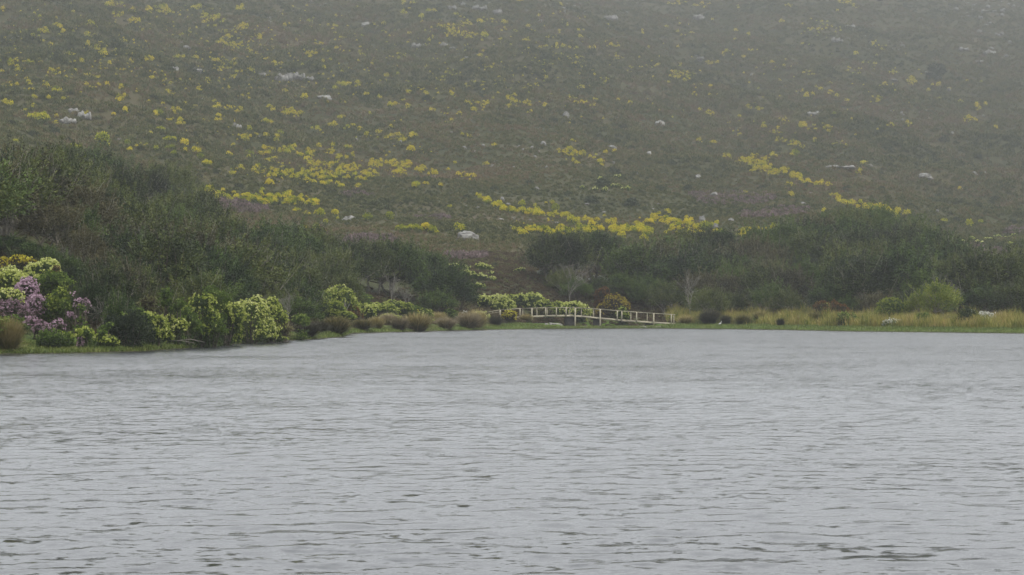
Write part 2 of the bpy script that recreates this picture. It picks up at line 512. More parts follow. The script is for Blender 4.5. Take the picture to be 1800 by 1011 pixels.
def H(X, Y):
    X = np.asarray(X, float); Y = np.asarray(Y, float)
    u = X / np.maximum(Y, 1.0)
    t = Y - shore(u)
    ts = Y - np.interp(u * F + 900.0, _sx, _sm)
    t = np.where(t > 0, t + (ts - t) * np.clip(t / 35, 0, 1), t)
    p = np.clip(u * F + 900.0, 0, 1799.999)
    i = (p // 450).astype(int); f = p / 450 - i
    f = f * f * (3 - 2 * f)
    tk = KY[i] * (1 - f)[..., None] + KY[i + 1] * f[..., None]
    zk = KZ[i] * (1 - f)[..., None] + KZ[i + 1] * f[..., None]
    j = np.clip((t[..., None] >= tk).sum(-1), 1, 10)
    def g(a, q): return np.take_along_axis(a, q[..., None], -1)[..., 0]
    t0, t1, z0, z1 = g(tk, j - 1), g(tk, j), g(zk, j - 1), g(zk, j)
    z = z0 + (z1 - z0) * np.clip((t - t0) / (t1 - t0), -1, 1.0)
    z = np.where(t < 4, -.02 + t * .08, z)
    z = np.where(t < 0, np.maximum(-1.5, t * .12), z)
    amp = np.clip((t - 60) / 400, 0, 1) * 1.7
    z = z + amp * wob(X, Y)
    # wave-cut unevenness of the low margin
    z = z + np.clip(t / 4, 0, 1) * .05 * np.sin(X * 1.7 + np.sin(Y * 1.3))
    # narrow inlet running back under the footbridge
    px = u * F + 900
    inl = np.clip((px - 952) / 12, 0, 1) * np.clip((1172 - px) / 14, 0, 1)
    # low bank with stones in front of the inlet stays, the channel behind it is wet
    ch = np.clip((t - 5) / 3, 0, 1) * np.clip((22 - t) / 5, 0, 1)
    mid = np.clip((px - 985) / 10, 0, 1) * np.clip((1145 - px) / 12, 0, 1)
    z = z - ch * mid * (z + .25) 
    z = np.where((t > 0) & (t <= 8), z - inl * np.clip(z - .08, 0, 1) * .6, z)
    return z

def G(px, Y):
    u = float(px2u(px)); x = u * Y
    return np.array([x, Y, float(H(x, Y))])

_YS = np.concatenate([np.linspace(0.5, 60, 240), np.linspace(60.5, 1750, 1700)])
def hit(px, row, ymin=0.5):
    """ground point seen at a photo position (first ground met by that line of sight)"""
    u = float(px2u(px)); Y = shore(u) + _YS
    z = H(u * Y, Y)
    r = HZ - (z - CH) / Y * F
    k = np.argmax((r <= row) & (_YS >= ymin))
    if r[k] > row: k = len(Y) - 1
    return np.array([u * Y[k], Y[k], z[k]])

def terrain():
    uf = np.linspace(-.27, .27, 300)
    so = np.linspace(0, 1, 24)[1:] ** 1.5
    Ys = np.concatenate([np.linspace(3, 100, 14)[:-1], np.linspace(100, 300, 260)[:-1], np.geomspace(300, 2050, 215)])
    rows = []
    for Y in Ys:
        um = min(3.0, 990 / Y)
        u = np.concatenate([-(.27 + (um - .27) * so)[::-1], uf, .27 + (um - .27) * so])
        rows.append(np.stack([u * Y, np.full_like(u, Y)], -1))
    XY = np.array(rows)
    Z = H(XY[..., 0], XY[..., 1])
    V = np.concatenate([XY, Z[..., None]], -1).reshape(-1, 3)
    nr, nc = Z.shape
    a = (np.arange(nr - 1)[:, None] * nc + np.arange(nc - 1)[None]).ravel()
    me = mesh('ground', V, np.stack([a, a + 1, a + nc + 1, a + nc], 1), [M['ground']], smooth=True)
    tag(link('hillside', me), kind='structure')
    V, Fq = boxvf((0, -300, -.9), (1900, 612, 2.4))
    tag(link('near_bank', mesh('near_bank', V, Fq, [M['ground']])), kind='structure')
terrain()

def water():
    nc, nr = 620, 900
    uf = np.linspace(-.25, .25, nc)
    so = np.linspace(0, 1, 14)[1:] ** 1.5
    Ys = np.concatenate([[5.5, 8, 11, 14], np.geomspace(15.5, 285, nr), ])
    rows = []
    for Y in Ys:
        um = 3.0
        u = np.concatenate([-(.25 + (um - .25) * so)[::-1], uf, .25 + (um - .25) * so])
        rows.append(np.stack([u * Y, np.full_like(u, Y)], -1))
    XY = np.array(rows); X, Y = XY[..., 0], XY[..., 1]
    r = np.random.default_rng(21)
    Z = np.zeros_like(X)
    dY = Y * (math.log(285 / 15.5) / nr)
    for k in range(56):
        lam = .22 * (1.2 / .22) ** r.random()
        th = math.radians(90 + 8 + r.normal() * 38)
        q = 2 * math.pi / lam
        kx, ky = q * math.cos(th), q * math.sin(th)
        ph = r.random() * 6.28 + 1.1 * np.sin(X * .11 + Y * .07 + k)     # crests bend and break up
        a = WAVE * lam / (2 * math.pi)
        fade = np.clip((lam / dY - 2.5) / 3, 0, 1)
        gp = .5 + .5 * np.sin(X * (.35 + .5 * r.random()) / lam ** .5 + Y * r.random() * .8 / lam ** .5 + r.random() * 6)
        Z += a * fade * (.35 + gp) * np.sin(kx * X + ky * Y + ph)
    edge = np.abs(X / Y) < .2501
    sw = np.clip((.25 - np.abs(X / Y)) / .02, 0, 1)
    Z = Z * np.where(edge, sw, 0)
    Z[:5] = 0
    V = np.concatenate([XY, Z[..., None]], -1).reshape(-1, 3)
    nR, nC = Z.shape
    a = (np.arange(nR - 1)[:, None] * nC + np.arange(nC - 1)[None]).ravel()
    tag(link('lake_water', mesh('lake_water', V, np.stack([a, a + 1, a + nC + 1, a + nC], 1), [M['water']], smooth=True)), kind='structure')
WAVE = .011
water()

HAZE = 0.00072
V, Fq = boxvf((0, 740, 139), (2100, 2740, 283))
hz = link('haze', mesh('haze', V, Fq, [haze_mat(HAZE, (.252, .26, .264))]))
tag(hz, kind='stuff')
# ------------------------------------------------------------------ plant prototypes
def crown_geo(g, centres, radii, nleaf, L, W, r, mi=0, up=.35, tone=None):
    """leaf clumps: many small folded leaves spread through a lumpy crown"""
    for c, R_ in zip(centres, radii):
        n = max(8, int(nleaf * (R_[0] * R_[1]) ** .5 * 1.0))
        d = rdir(n, r)
        q = r.random(n) ** .4
        P = c + d * q[:, None] * R_
        D = unit(d * .8 + np.array([0, 0, up]) + .6 * rdir(n, r))
        t = np.clip((tone if tone is not None else .47) + .33 * r.normal() + .16 * r.normal(size=n), 0, 1)
        g.add(leaves(P, D, L * (.6 + .8 * r.random(n)), W * (.6 + .8 * r.random(n)), r), mi, t)

def make_tree_meshes(seed, mat, barkmat, spread=1.0, flat=1.0, openness=0.0):
    """unit tree about 5 m tall and 5 m wide; returns trunk mesh and crown mesh"""
    r = np.random.default_rng(seed)
    g, tr = Geo(), Geo()
    n = 46
    C = []
    while len(C) < n:
        d = rdir(1, r)[0]
        d[2] = abs(d[2]) * 1.1 - .25
        q = .55 + .45 * r.random()
        c = np.array([d[0] * 2.3 * spread, d[1] * 2.3 * spread, 2.6 + d[2] * 2.1 * flat]) * [q, q, 1]
        if c[2] < .35: continue
        C.append(c)
    C = np.array(C)
    Rr = np.stack([.45 + .4 * r.random(n)] * 3, 1) * [1.15, 1.15, .85]
    crown_geo(g, C, Rr, 240 * (1 - openness), .17, .085, r)
    # airy outer sprigs break the outline
    k = 300
    d = rdir(k, r); d[:, 2] = np.abs(d[:, 2]) * 1.05 - .2
    P = np.array([0, 0, 2.6]) + d * [2.55 * spread, 2.55 * spread, 2.35 * flat] * (.86 + .26 * r.random(k)[:, None])
    g.add(leaves(P, unit(d + .7 * rdir(k, r) + [0, 0, .4]), .2, .07, r), 0, np.clip(.55 + .2 * r.normal(size=k), 0, 1))
    # upright feathery plumes: a thin leader set with leaves
    tw = []
    for _ in range(95):
        c = C[r.integers(n)] + .45 * r.normal(size=3) * [1, 1, .6]
        ax = unit(np.array([c[0] * .16, c[1] * .16, 1.0]) + .22 * r.normal(size=3))
        L = .7 + .8 * r.random()
        m = int(34 * L)
        s_ = r.random(m)
        P = c + ax * (L * s_)[:, None] + (.13 * (1.15 - s_))[:, None] * r.normal(size=(m, 3))
        g.add(leaves(P, unit(ax * .9 + .8 * rdir(m, r)), .17 * (.6 + .7 * r.random(m)), .07, r), 0, np.clip(.42 + .3 * r.normal() + .3 * s_ + .1 * r.normal(size=m), 0, 1))
        if r.random() < .22: tw.append((c, ax, L))
    for c, ax, L in tw:
        tr.add(tube([c - ax * .5, c + ax * L * .5, c + ax * L * 1.2 + .1 * r.normal(size=3)], [.028, .018, .008], 3))
    ns = 3
    for s in range(ns):
        a = s * 2.1 + r.random()
        base = np.array([.18 * math.cos(a), .18 * math.sin(a), -.3])
        fork = base + np.array([.5 * math.cos(a), .5 * math.sin(a), 1.3 + .5 * r.random()])
        tr.add(tube([base, (base + fork) / 2 + .08 * r.normal(size=3), fork], [.13, .11, .085], 6))
        for _ in range(7):
            e = C[r.integers(n)] * [1.05, 1.05, 1.02]
            m = (fork + e) / 2 + .22 * r.normal(size=3)
            tr.add(tube([fork, m, e, e + (e - m) * .35], [.06, .042, .025, .01], 4))
    return tr.mesh('trunk', [barkmat]), g.mesh('crown', [mat])

TREES = {}
for i, (k, mt, bk, sp, fl, op) in enumerate([
        ('dark', 'tree_a', 'bark_dark', 1.0, 1.0, 0), ('dark', 'tree_a', 'bark_dark', 1.15, .9, 0), ('dark', 'tree_a', 'bark', .9, 1.1, 0),
        ('olive', 'tree_b', 'bark', 1.0, 1.0, .15), ('olive', 'tree_b', 'bark', 1.2, .9, .1), ('olive', 'tree_b', 'bark_dark', .95, 1.05, .1),
        ('brownish', 'tree_c', 'bark', 1.05, 1.0, .3), ('bright', 'tree_y', 'bark', 1.0, 1.0, .1)]):
    TREES.setdefault(k, []).append(make_tree_meshes(100 + i, M[mt], M[bk], sp, fl, op))

def place_tree(kind, p, h, label, group=None, w=None, v=None, cat='tree', name='tree', rz=None):
    tm, cm = TREES[kind][(v if v is not None else int(rng.integers(99))) % len(TREES[kind])]
    w = w or h * (.9 + .3 * rng.random())
    o = empty(name, (p[0], p[1], p[2] - .1), rng.random() * 6.28 if rz is None else rz, (w / 5, w / 5, h / 5))
    tag(o, label, cat, group)
    link('trunk', tm, o); link('crown', cm, o)
    return o

def branchy(seed, h=4.0, spread=.55, depth=5, r0=.11, kids=3, lean=0.0, thin=.012):
    """bare tree: trunk mesh and branches mesh"""
    r = np.random.default_rng(seed)
    tr, br = Geo(), Geo()
    def grow(p, d, L, rad, lev):
        pts = [p]; q = p
        for s in range(3):
            d = unit(d + .16 * r.normal(size=3)); q = q + d * L / 3; pts.append(q)
        rr = np.linspace(rad, rad * .62, 4)
        (tr if lev == 0 else br).add(tube(pts, np.maximum(rr, thin), 6 if lev == 0 else (4 if lev < 3 else 3)), 0, .5)
        if lev >= depth: return
        for c in range(kids if lev < 3 else 2):
            s = unit(r.normal(size=3) * [1, 1, .5])
            grow(pts[-1 - (c > 1)], unit(d + s * spread * (1.1 if lev == 0 else .9) + [0, 0, .22]), L * (.62 + .25 * r.random()), rad * .58, lev + 1)
    grow(np.array([0, 0, -.1]), unit(np.array([lean, 0, 1.0])), h * .36, r0, 0)
    return tr.mesh('trunk', [M['dead']]), br.mesh('branches', [M['dead']])

def place_bare(px, base_row, h_px, label, seed, Y=None, **kw):
    p = hit(px, base_row) if Y is None else G(px, Y)
    h = h_px / F * p[1]
    tm, bm = branchy(seed, 4.0, **kw)
    ext = max(v.co.z for v in bm.vertices)
    o = empty('bare_tree', (p[0], p[1], p[2]), 0, h / ext)
    tag(o, label, 'bare tree')
    link('trunk', tm, o); link('branches', bm, o)
    return o

def shrub(px, base_row, w, h, kind, label, name='shrub', Y=None, group=None, cat='shrub', lobes=None, seed=None, head=.155, dome=False, sink=.12, share=None):
    """flowering shrub: lumpy mass of leafy stems, each stem tip a flower head; sizes in photo pixels at its place"""
    p = hit(px, base_row) if Y is None else G(px, Y)
    if Y is not None and HZ - (p[2] - CH) / Y * F < base_row - h * .35:     # ground there would bury it: stand it where its foot shows
        Y = None; p = hit(px, base_row)
    if Y is not None:      # base hidden: keep the visible bottom row, so the height grows down to the ground
        zt = CH + (HZ - (base_row - h)) / F * p[1]
        H_ = max(zt - p[2], .4)
    else:
        H_ = h / F * p[1]
    W_ = w / F * p[1]
    o = empty(name, tuple(p - [0, 0, .05]))
    tag(o, label, cat, group)
    if share is not None and share in SHARED:
        src, W0, H0 = SHARED[share]
        o.scale = (W_ / W0, W_ / W0, H_ / H0)
        o.rotation_euler[2] = rng.random() * 6.28
        for nm, me in src: link(nm, me, o)
        return o
    r = np.random.default_rng(seed if seed is not None else int(abs(px) * 7 + base_row))
    hm, lm = KINDS[kind]
    # lobes
    n = max(3, int(2.2 * W_ * max(H_, .8))) if lobes is None else lobes
    n = min(int(n * 1.35), 20)
    C, Rr = [], []
    for i in range(n):
        a = r.random() * 6.28; q = (r.random() ** .6) * .39 * W_
        rad = min(W_, H_ * 1.3) * (.13 + .19 * r.random()) if n > 3 else min(W_, H_ * 1.3) * (.3 + .1 * r.random())
        zz = (H_ - rad * (.8 if dome else .95)) * (1 - .75 * (q / (.36 * W_)) ** 2 * r.random() - .25 * r.random())
        if dome: zz = H_ * .72 * (1 - .5 * (q / (.36 * W_)) ** 2)
        C.append([q * math.cos(a) * 1.15, q * math.sin(a) * .9, max(zz, rad * .55)]); Rr.append([rad * 1.08, rad, rad * (.6 if dome else 1.0)])
    C, Rr = np.array(C), np.array(Rr)
    hs_, lf, st = Geo(), Geo(), Geo()
    area = 4 * math.pi * (Rr[:, 0] * Rr[:, 2]).sum() * .55
    nh = int(min(1100, area / (head * head) * (1.15 if kind not in ('pink', 'white') else 1.5)))
    hp, hd = [], []
    for i in range(n):
        k = max(16, int(nh * Rr[i, 0] * Rr[i, 2] / (Rr[:, 0] * Rr[:, 2]).sum() * 2 * (.35 + .75 * r.random())))
        d = rdir(k, r)
        d = d[d[:, 2] > (-.1 if dome else -.35)]
        P = C[i] + d * Rr[i]
        inside = np.zeros(len(P), bool)
        for j in range(n):
            if j != i: inside |= (((P - C[j]) / (Rr[j] * .93)) ** 2).sum(1) < 1
        hp.append(P[~inside]); hd.append(d[~inside])
    hp, hd = np.concatenate(hp), np.concatenate(hd)
    hp += .06 * r.normal(size=hp.shape)
    hd = unit(hd + [0, 0, .45])
    if len(hp):
        k = 9
        P = np.repeat(hp, k, 0); D = np.repeat(hd, k, 0)
        rr = rdir(len(P), r)
        D = unit(D * .75 + rr * .8)
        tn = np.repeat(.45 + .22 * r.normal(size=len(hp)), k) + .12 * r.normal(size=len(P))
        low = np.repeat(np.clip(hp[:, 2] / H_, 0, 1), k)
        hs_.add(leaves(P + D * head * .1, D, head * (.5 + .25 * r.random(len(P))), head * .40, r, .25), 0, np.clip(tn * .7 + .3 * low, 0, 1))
        k = 7       # green leaves below each head, along its stem
        P = np.repeat(hp, k, 0) - np.repeat(hd, k, 0) * (head * (.4 + 1.6 * r.random(len(hp) * k)))[:, None]
        lf.add(leaves(P, unit(rdir(len(P), r) + np.repeat(hd, k, 0) * .6), head * .7, head * .27, r), 0, np.clip(.55 + .2 * r.normal(size=len(P)), 0, 1))
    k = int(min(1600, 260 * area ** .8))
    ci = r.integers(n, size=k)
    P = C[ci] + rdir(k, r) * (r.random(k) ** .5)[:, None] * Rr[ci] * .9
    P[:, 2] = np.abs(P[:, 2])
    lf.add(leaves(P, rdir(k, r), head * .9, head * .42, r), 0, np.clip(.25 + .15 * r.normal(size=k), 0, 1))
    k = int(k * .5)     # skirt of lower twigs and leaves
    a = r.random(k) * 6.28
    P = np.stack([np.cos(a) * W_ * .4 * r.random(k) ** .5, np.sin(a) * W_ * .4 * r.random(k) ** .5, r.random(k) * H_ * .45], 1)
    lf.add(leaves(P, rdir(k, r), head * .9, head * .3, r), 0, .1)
    for i in range(n):
        st.add(tube([[C[i][0] * .15, C[i][1] * .15, -.1], C[i] * [.6, .6, .5], C[i]], [.045, .03, .015], 4))
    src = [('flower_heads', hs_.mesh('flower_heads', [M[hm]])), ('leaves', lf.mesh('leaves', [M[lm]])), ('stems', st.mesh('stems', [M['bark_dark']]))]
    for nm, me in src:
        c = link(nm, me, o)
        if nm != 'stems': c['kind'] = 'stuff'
    if share is not None: SHARED[share] = (src, W_, H_)
    return o
SHARED = {}
KINDS = {'pale': ('head_pale', 'shrub_leaf'), 'lime': ('head_lime', 'shrub_leaf'), 'green': ('head_green', 'shrub_leaf'), 'gold': ('head_gold', 'shrub_under'), 'goldtop': ('head_goldtop', 'shrub_under'),
         'rust': ('head_rust', 'shrub_under'), 'white': ('head_white', 'shrub_leaf'), 'pink': ('pink', 'pinkleaf'), 'olive': ('scrub_hi', 'shrub_under'),
         'dark': ('darkshrub', 'darkshrub'), 'leafy': ('tree_y', 'shrub_leaf'), 'dull': ('tree_b', 'tree_a')}

def tussock_mesh(seed, mat, n=1500):
    """unit rush tussock about 1 m high, 1.6 m wide"""
    r = np.random.default_rng(seed)
    a = r.random(n) * 6.28
    q = r.random(n) ** .5 * .28
    P = np.stack([np.cos(a) * q, np.sin(a) * q, np.full(n, -.03)], 1)
    tilt = np.abs(r.normal(size=n)) * .42 + q * 1.3
    D = unit(np.stack([np.cos(a) * np.sin(tilt), np.sin(a) * np.sin(tilt), np.cos(tilt)], 1) + .12 * r.normal(size=(n, 3)))
    D[:, 2] = np.abs(D[:, 2])
    g = Geo()
    V, Fq = blades(P, D, .75 + .4 * r.random(n), .022, .35, r)
    t = np.clip(.5 + .22 * r.normal(size=n), 0, 1)
    g.add((V, Fq), 0, np.concatenate([t * .5, np.clip(t + .12, 0, 1)]))
    return g.mesh('blades', [M[mat]])
TUS = {'tan': [tussock_mesh(1, 'restio'), tussock_mesh(2, 'restio')], 'grey': [tussock_mesh(3, 'restio_grey')], 'dark': [tussock_mesh(4, 'restio_dark')], 'olive': [tussock_mesh(5, 'restio_olive', 1900), tussock_mesh(6, 'restio_olive', 1200)]}

def tussock(px, base_row, w, h, kind, label, group=None):
    p = hit(px, base_row)
    W_, H_ = w / F * p[1], h / F * p[1]
    o = link('rush_tussock', TUS[kind][int(px) % len(TUS[kind])])
    o.location = tuple(p); o.scale = (W_ / 1.75, W_ / 1.75, H_ / 1.0); o.rotation_euler = (0, 0, px * .7)
    return tag(o, label, 'tussock', group)

# ------------------------------------------------------------------ footbridge
def bridge():
    Y0 = 260.0
    W = 1.35
    def X(px): return (px - 900) / F * Y0
    def Z(row): return CH + (HZ - row) / F * Y0
    root = empty('footbridge', (X(1010), Y0 + W / 2, 0))
    tag(root, 'weathered pale timber footbridge with humped deck and open handrails', 'footbridge')
    ox, oy = X(1010), Y0 + W / 2
    dk = [(846, 562), (870, 560.5), (885, 559), (915, 556.8), (960, 554.8), (1003, 554.3), (1022, 555.5), (1050, 558.4), (1100, 563), (1150, 566.6), (1190, 569)]
    rl = [(846, 550.5), (879, 545), (915, 542.3), (960, 541), (1003, 540.8), (1022, 541.6), (1060, 544), (1090, 546.6), (1130, 549.5), (1160, 551.5), (1187, 553.2)]
    dkr = lambda px: float(np.interp(px, *zip(*dk)))
    rlr = lambda px: float(np.interp(px, *zip(*rl)))
    def add(name, vf, mat, label=None):
        V, Fq = vf
        o = link(name, mesh(name, V - np.array([ox, oy, 0]), Fq, [M[mat]]), root)
        if label: o['label'] = label
        return o
    def bar(p0, p1, y, dep, hgt, name, mat, off=0.0):
        x0, z0, x1, z1 = X(p0[0]), Z(p0[1]) + off, X(p1[0]), Z(p1[1]) + off
        L = math.hypot(x1 - x0, z1 - z0)
        return add(name, boxvf(((x0 + x1) / 2, y, (z0 + z1) / 2), (L + .004, dep, hgt), tilt=math.atan2(z1 - z0, x1 - x0)), mat)
    for side, y in ((0, Y0), (1, Y0 + W)):
        for a, b in zip(dk[:-1], dk[1:]):
            bar((a[0], a[1] + 1.0), (b[0], b[1] + 1.0), y, .08, .19, 'deck_beam', 'timber')
        for a, b in zip(rl[:-1], rl[1:]):
            bar(a, b, y - .0, .14, .075, 'handrail', 'timber')
    # planks across the deck
    x = X(850)
    while x < X(1188):
        px = x / Y0 * F + 900
        zr = Z(dkr(px)) + .04 + .006 * random.random()
        sl = math.atan2(Z(dkr(px + 3)) - Z(dkr(px - 3)), X(px + 3) - X(px - 3))
        add('deck_plank', boxvf((x, Y0 + W / 2, zr), (.185, W - .08 + .05 * random.random(), .035), tilt=sl), 'timber')
        x += .2
    near = [879, 914, 935, 959, 978, 995, 1011, 1055, 1085, 1093, 1119, 1149, 1180]
    far = [866, 919, 944, 962, 1002, 1022.6, 1044, 1110, 1139, 1186]
    long_ = {935: 571, 1011: 578.5, 1055: 578.5, 1149: 574}
    for lst, y in ((near, Y0 - .075), (far, Y0 + W + .075)):
        for px in lst:
            top = Z(rlr(px)) - .01
            bot = Z(dkr(px) + 3.4)
            if px in long_: bot = min(Z(long_[px]), float(H(X(px), y)) - .3)
            wd = .16 if px in long_ else .125
            add('post', boxvf((X(px), y, (top + bot) / 2), (wd, .07, top - bot), rz=0), 'timber')
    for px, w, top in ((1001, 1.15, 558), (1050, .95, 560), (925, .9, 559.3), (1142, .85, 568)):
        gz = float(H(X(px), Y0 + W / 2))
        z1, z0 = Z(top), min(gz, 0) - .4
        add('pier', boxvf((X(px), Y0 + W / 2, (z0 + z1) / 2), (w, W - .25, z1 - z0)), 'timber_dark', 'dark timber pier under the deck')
    # thin lower rails on the left ramp
    for y in (Y0, Y0 + W):
        bar((848, 553.2), (879, 548.4), y, .03, .05, 'ramp_rail', 'timber')
bridge()

# stones and driftwood on the low bank in front of the inlet
def shore_stones():
    r = np.random.default_rng(5)
    g = Geo()
    for i in range(260):
        px = 958 + 205 * r.random()
        Y = 254.5 + 4.5 * r.random() ** 1.5
        p = G(px, Y); s = .05 + .12 * r.random() ** 2
        V, Fq = ico(0)
        g.add((V * [s * 1.5, s, s * .7] * (.8 + .4 * r.random((len(V), 1))) + p + [0, 0, s * .15], Fq), 0, .5)
    tag(link('shore_stones', g.mesh('shore_stones', [M['gravel']])), 'pale stones and grit along the low bank before the footbridge', 'stones', kind='stuff')
shore_stones()

def driftwood():
    r = np.random.default_rng(9)
    p = hit(300, 607)
    root = empty('driftwood', tuple(p))
    tag(root, 'bleached fallen branches lying on the grassy margin below the yellow-headed shrubs', 'driftwood')
    for k in range(9):
        a = r.normal() * .35
        s = np.array([(r.random() - .5) * 2.2, (r.random() - .5) * .8, .08 + .2 * r.random()])
        d = np.array([math.cos(a), math.sin(a) * .5, .1 * r.normal()])
        L = .7 + 1.1 * r.random()
        pts = [s - d * L / 2, s + [0, 0, .1 * r.random()], s + d * L / 2 - [0, 0, .08]]
        V, Fq = tube(pts, [.035, .028, .012], 5)
        link('branch', mesh('branch', V, Fq, [M['dead']]), root)
driftwood()

def egret():
    p = hit(1266, 572.5)
    s = .62 / .62
    root = empty('egret', tuple(p), .4, .8)
    tag(root, 'small white wading bird standing on the lawn strip beside the dark tussocks', 'bird')
    V, Fq = ico(3)
    B = V * [.17, .085, .10]
    B[:, 2] += .30 + .10 * B[:, 0] / .17 * .6
    # body drawn out to a tail, neck and head grow out of the same surface
    t = np.clip((-V[:, 0] - .3) / .7, 0, 1); B[:, 0] -= t * .10; B[:, 2] -= t * .05; B[:, 1] *= 1 - .5 * t
    me = mesh('body', B, Fq, [M['white']], smooth=True); link('body', me, root)
    pts = [(.11, 0, .34), (.17, 0, .42), (.13, 0, .50), (.15, 0, .57), (.20, 0, .60)]
    V, Fq = tube(pts, [.05, .032, .026, .028, .034], 8)
    link('neck', mesh('neck', V, Fq, [M['white']], smooth=True), root)
    V, Fq = ico(2); V = V * [.05, .032, .034] + [.215, 0, .605]
    link('head', mesh('head', V, Fq, [M['white']], smooth=True), root)
    V, Fq = tube([(.25, 0, .605), (.30, 0, .60), (.34, 0, .592)], [.014, .009, .002], 5)
    link('bill', mesh('bill', V, Fq, [M['bill']]), root)
    for y in (-.035, .035):
        V, Fq = tube([(-.02, y, .24), (.0, y, .13), (-.01, y, 0), (.05, y, -.005)], [.014, .009, .009, .006], 5)
        link('leg', mesh('leg', V, Fq, [M['bill']]), root)
egret()
# ------------------------------------------------------------------ woods
LTOP = [(-330, 300), (-200, 284), (-60, 290), (0, 282), (60, 280), (110, 266), (160, 270), (190, 290), (230, 318), (260, 302), (300, 296), (330, 318), (355, 360), (380, 388), (420, 402), (470, 408), (520, 405),
        (560, 413), (620, 434), (680, 433), (730, 443), (770, 460), (800, 492), (830, 515), (850, 545)]
RTOP = [(905, 480), (920, 460), (960, 422), (1000, 417), (1050, 418), (1100, 424), (1116, 446), (1140, 432), (1200, 417), (1260, 414), (1320, 412), (1380, 402), (1420, 393), (1460, 380), (1500, 377), (1560, 376),
        (1600, 388), (1640, 412), (1680, 432), (1710, 458), (1760, 456), (1800, 442), (1900, 430), (2000, 445), (2120, 438), (2250, 460)]

LTOP = [(a, b - 8) for a, b in LTOP]
RTOP = [(a, b - 7) for a, b in RTOP]
def wood(tops, frontY, backpad, hmin, hmax, spacing, seed, labels, group_of, limit):
    r = np.random.default_rng(seed)
    x0, x1 = tops[0][0], tops[-1][0]
    tx, ty = zip(*tops)
    cand, force = [], []
    for _ in range(9000):
        px = x0 + (x1 - x0) * r.random()
        ys = float(shore(px2u(px)))
        Y = ys + frontY(px) + (175) * r.random() ** 1.15
        p = G(px, Y)
        row = HZ - (p[2] - CH) / Y * F
        top = float(np.interp(px, tx, ty)) + abs(r.normal()) * 4
        h = hmin + (hmax - hmin) * r.random()
        if Y - ys < frontY(px) + 6: h *= .62
        tr = HZ - (p[2] + h - CH) / Y * F
        if tr < top:
            h = CH + (HZ - top) / F * Y - p[2]
            if h < 1.7: continue
        hw = h * .5 / Y * F
        # neighbours limit the width at the edges of the wood
        if px - hw * .8 < x0 or px + hw * .8 > x1 + 10: 
            if tops is LTOP and px > 700 or tops is RTOP and px < 1000: continue
        t2 = max(float(np.interp(px - hw * .6, tx, ty)), float(np.interp(px + hw * .6, tx, ty)))
        tr = HZ - (p[2] + h * .62 - CH) / Y * F
        if tr < t2 - 6:
            hh = (CH + (HZ - t2) / F * Y - p[2]) / .62
            if hh < 1.7: continue
            h = min(h, hh)
        cand.append((Y, px, p, h))
    px = x0 + 4          # trees that carry the skyline
    while px < x1:
        ys = float(shore(px2u(px))); top = float(np.interp(px, tx, ty)) + 3 * r.random()
        for t in np.arange(frontY(px) + 2, 220, 1.5):
            p = G(px, ys + t)
            need = CH + (HZ - top) / F * (ys + t) - p[2]
            if need <= hmax * .92: break
        if need > 2: force.append((ys + t, px, p, need / .97))
        px += 17 + 9 * r.random()
    cand += force
    cand.sort(key=lambda c: c[0])
    # poisson thinning
    keep = list(force); cand = [c for c in cand if not any(c is q for q in force)]
    for c in cand:
        s = spacing * (.55 + .45 * c[3] / hmax)
        if all((c[2][0] - k[2][0]) ** 2 + (c[2][1] - k[2][1]) ** 2 > s * s for k in keep): keep.append(c)
    # leave out what stands wholly behind nearer trees
    keep.sort(key=lambda c: c[0])
    sky_ = np.full(3000, 9999.0)
    out = []
    for Y, px, p, h in keep:
        hw = h * .42 / Y * F
        a, b = int(max(0, px - hw + 600)), int(min(2999, px + hw + 600))
        tr = HZ - (p[2] + h * .93 - CH) / Y * F
        if b <= a: continue
        vis = (sky_[a:b] > tr + 2).mean()
        if vis < .12 and not any(p is q[2] for q in force): continue
        xs = np.arange(a, b); e = np.sqrt(np.clip(1 - ((xs - 600 - px) / hw) ** 2, 0, 1))
        sky_[a:b] = np.minimum(sky_[a:b], HZ - (p[2] + h * (.45 + .45 * e) - CH) / Y * F)
        out.append((Y, px, p, h, vis))
    out.sort(key=lambda c: -c[4])
    out = out[:limit]
    for Y, px, p, h, vis in out:
        q = r.random()
        n1 = math.sin(px * .021 + 1) + math.sin(Y * .11)
        kind = 'dark' if q < .46 - n1 * .1 else ('olive' if q < .88 else 'brownish')
        zone, zl = group_of(px, Y, HZ - (p[2] + h * .6 - CH) / Y * F)
        lab = {'dark': 'dark green bushy tree ', 'olive': 'olive green fine-twigged tree ', 'brownish': 'thin brownish tree '}[kind] + zl
        place_tree(kind, p, h, lab, lab + 's group' if False else 'trees: ' + lab, w=h * (.95 + .35 * r.random()) * (1.3 if h < 3.2 else 1))
    print('wood', len(out))

def lfront(px):
    return float(np.interp(px, [-60, 0, 110, 190, 235, 260, 420, 440, 530, 552, 715, 770, 850], [50, 48, 50, 50, 14, 18, 22, 24, 16, 40, 44, 20, 18]))
def lzone(px, Y, row):
    X_ = [(-999, 60, 'at the very left edge'), (60, 130, 'behind the pink and yellow shrubs'), (130, 200, 'by the pale forked dead tree'), (200, 260, 'over the very dark waterside bush'), (260, 330, 'over the bright yellow pair of shrubs'),
          (330, 400, 'over the egg-shaped cream shrub'), (400, 470, 'over the large cream headed shrub'), (470, 550, 'by the grey leafless bush'), (550, 640, 'over the left of the lime bank'), (640, 720, 'by the pinkish bare tree'), (720, 999, 'at the low right end nearing the bridge')]
    w_ = [q[2] for q in X_ if q[0] <= px < q[1]][0]
    t_ = float(np.interp(px, *zip(*LTOP)))
    z = w_ + (', on the left skyline' if row < t_ + 35 else ', midway up' if row < t_ + 110 else ', low down')
    return z, z
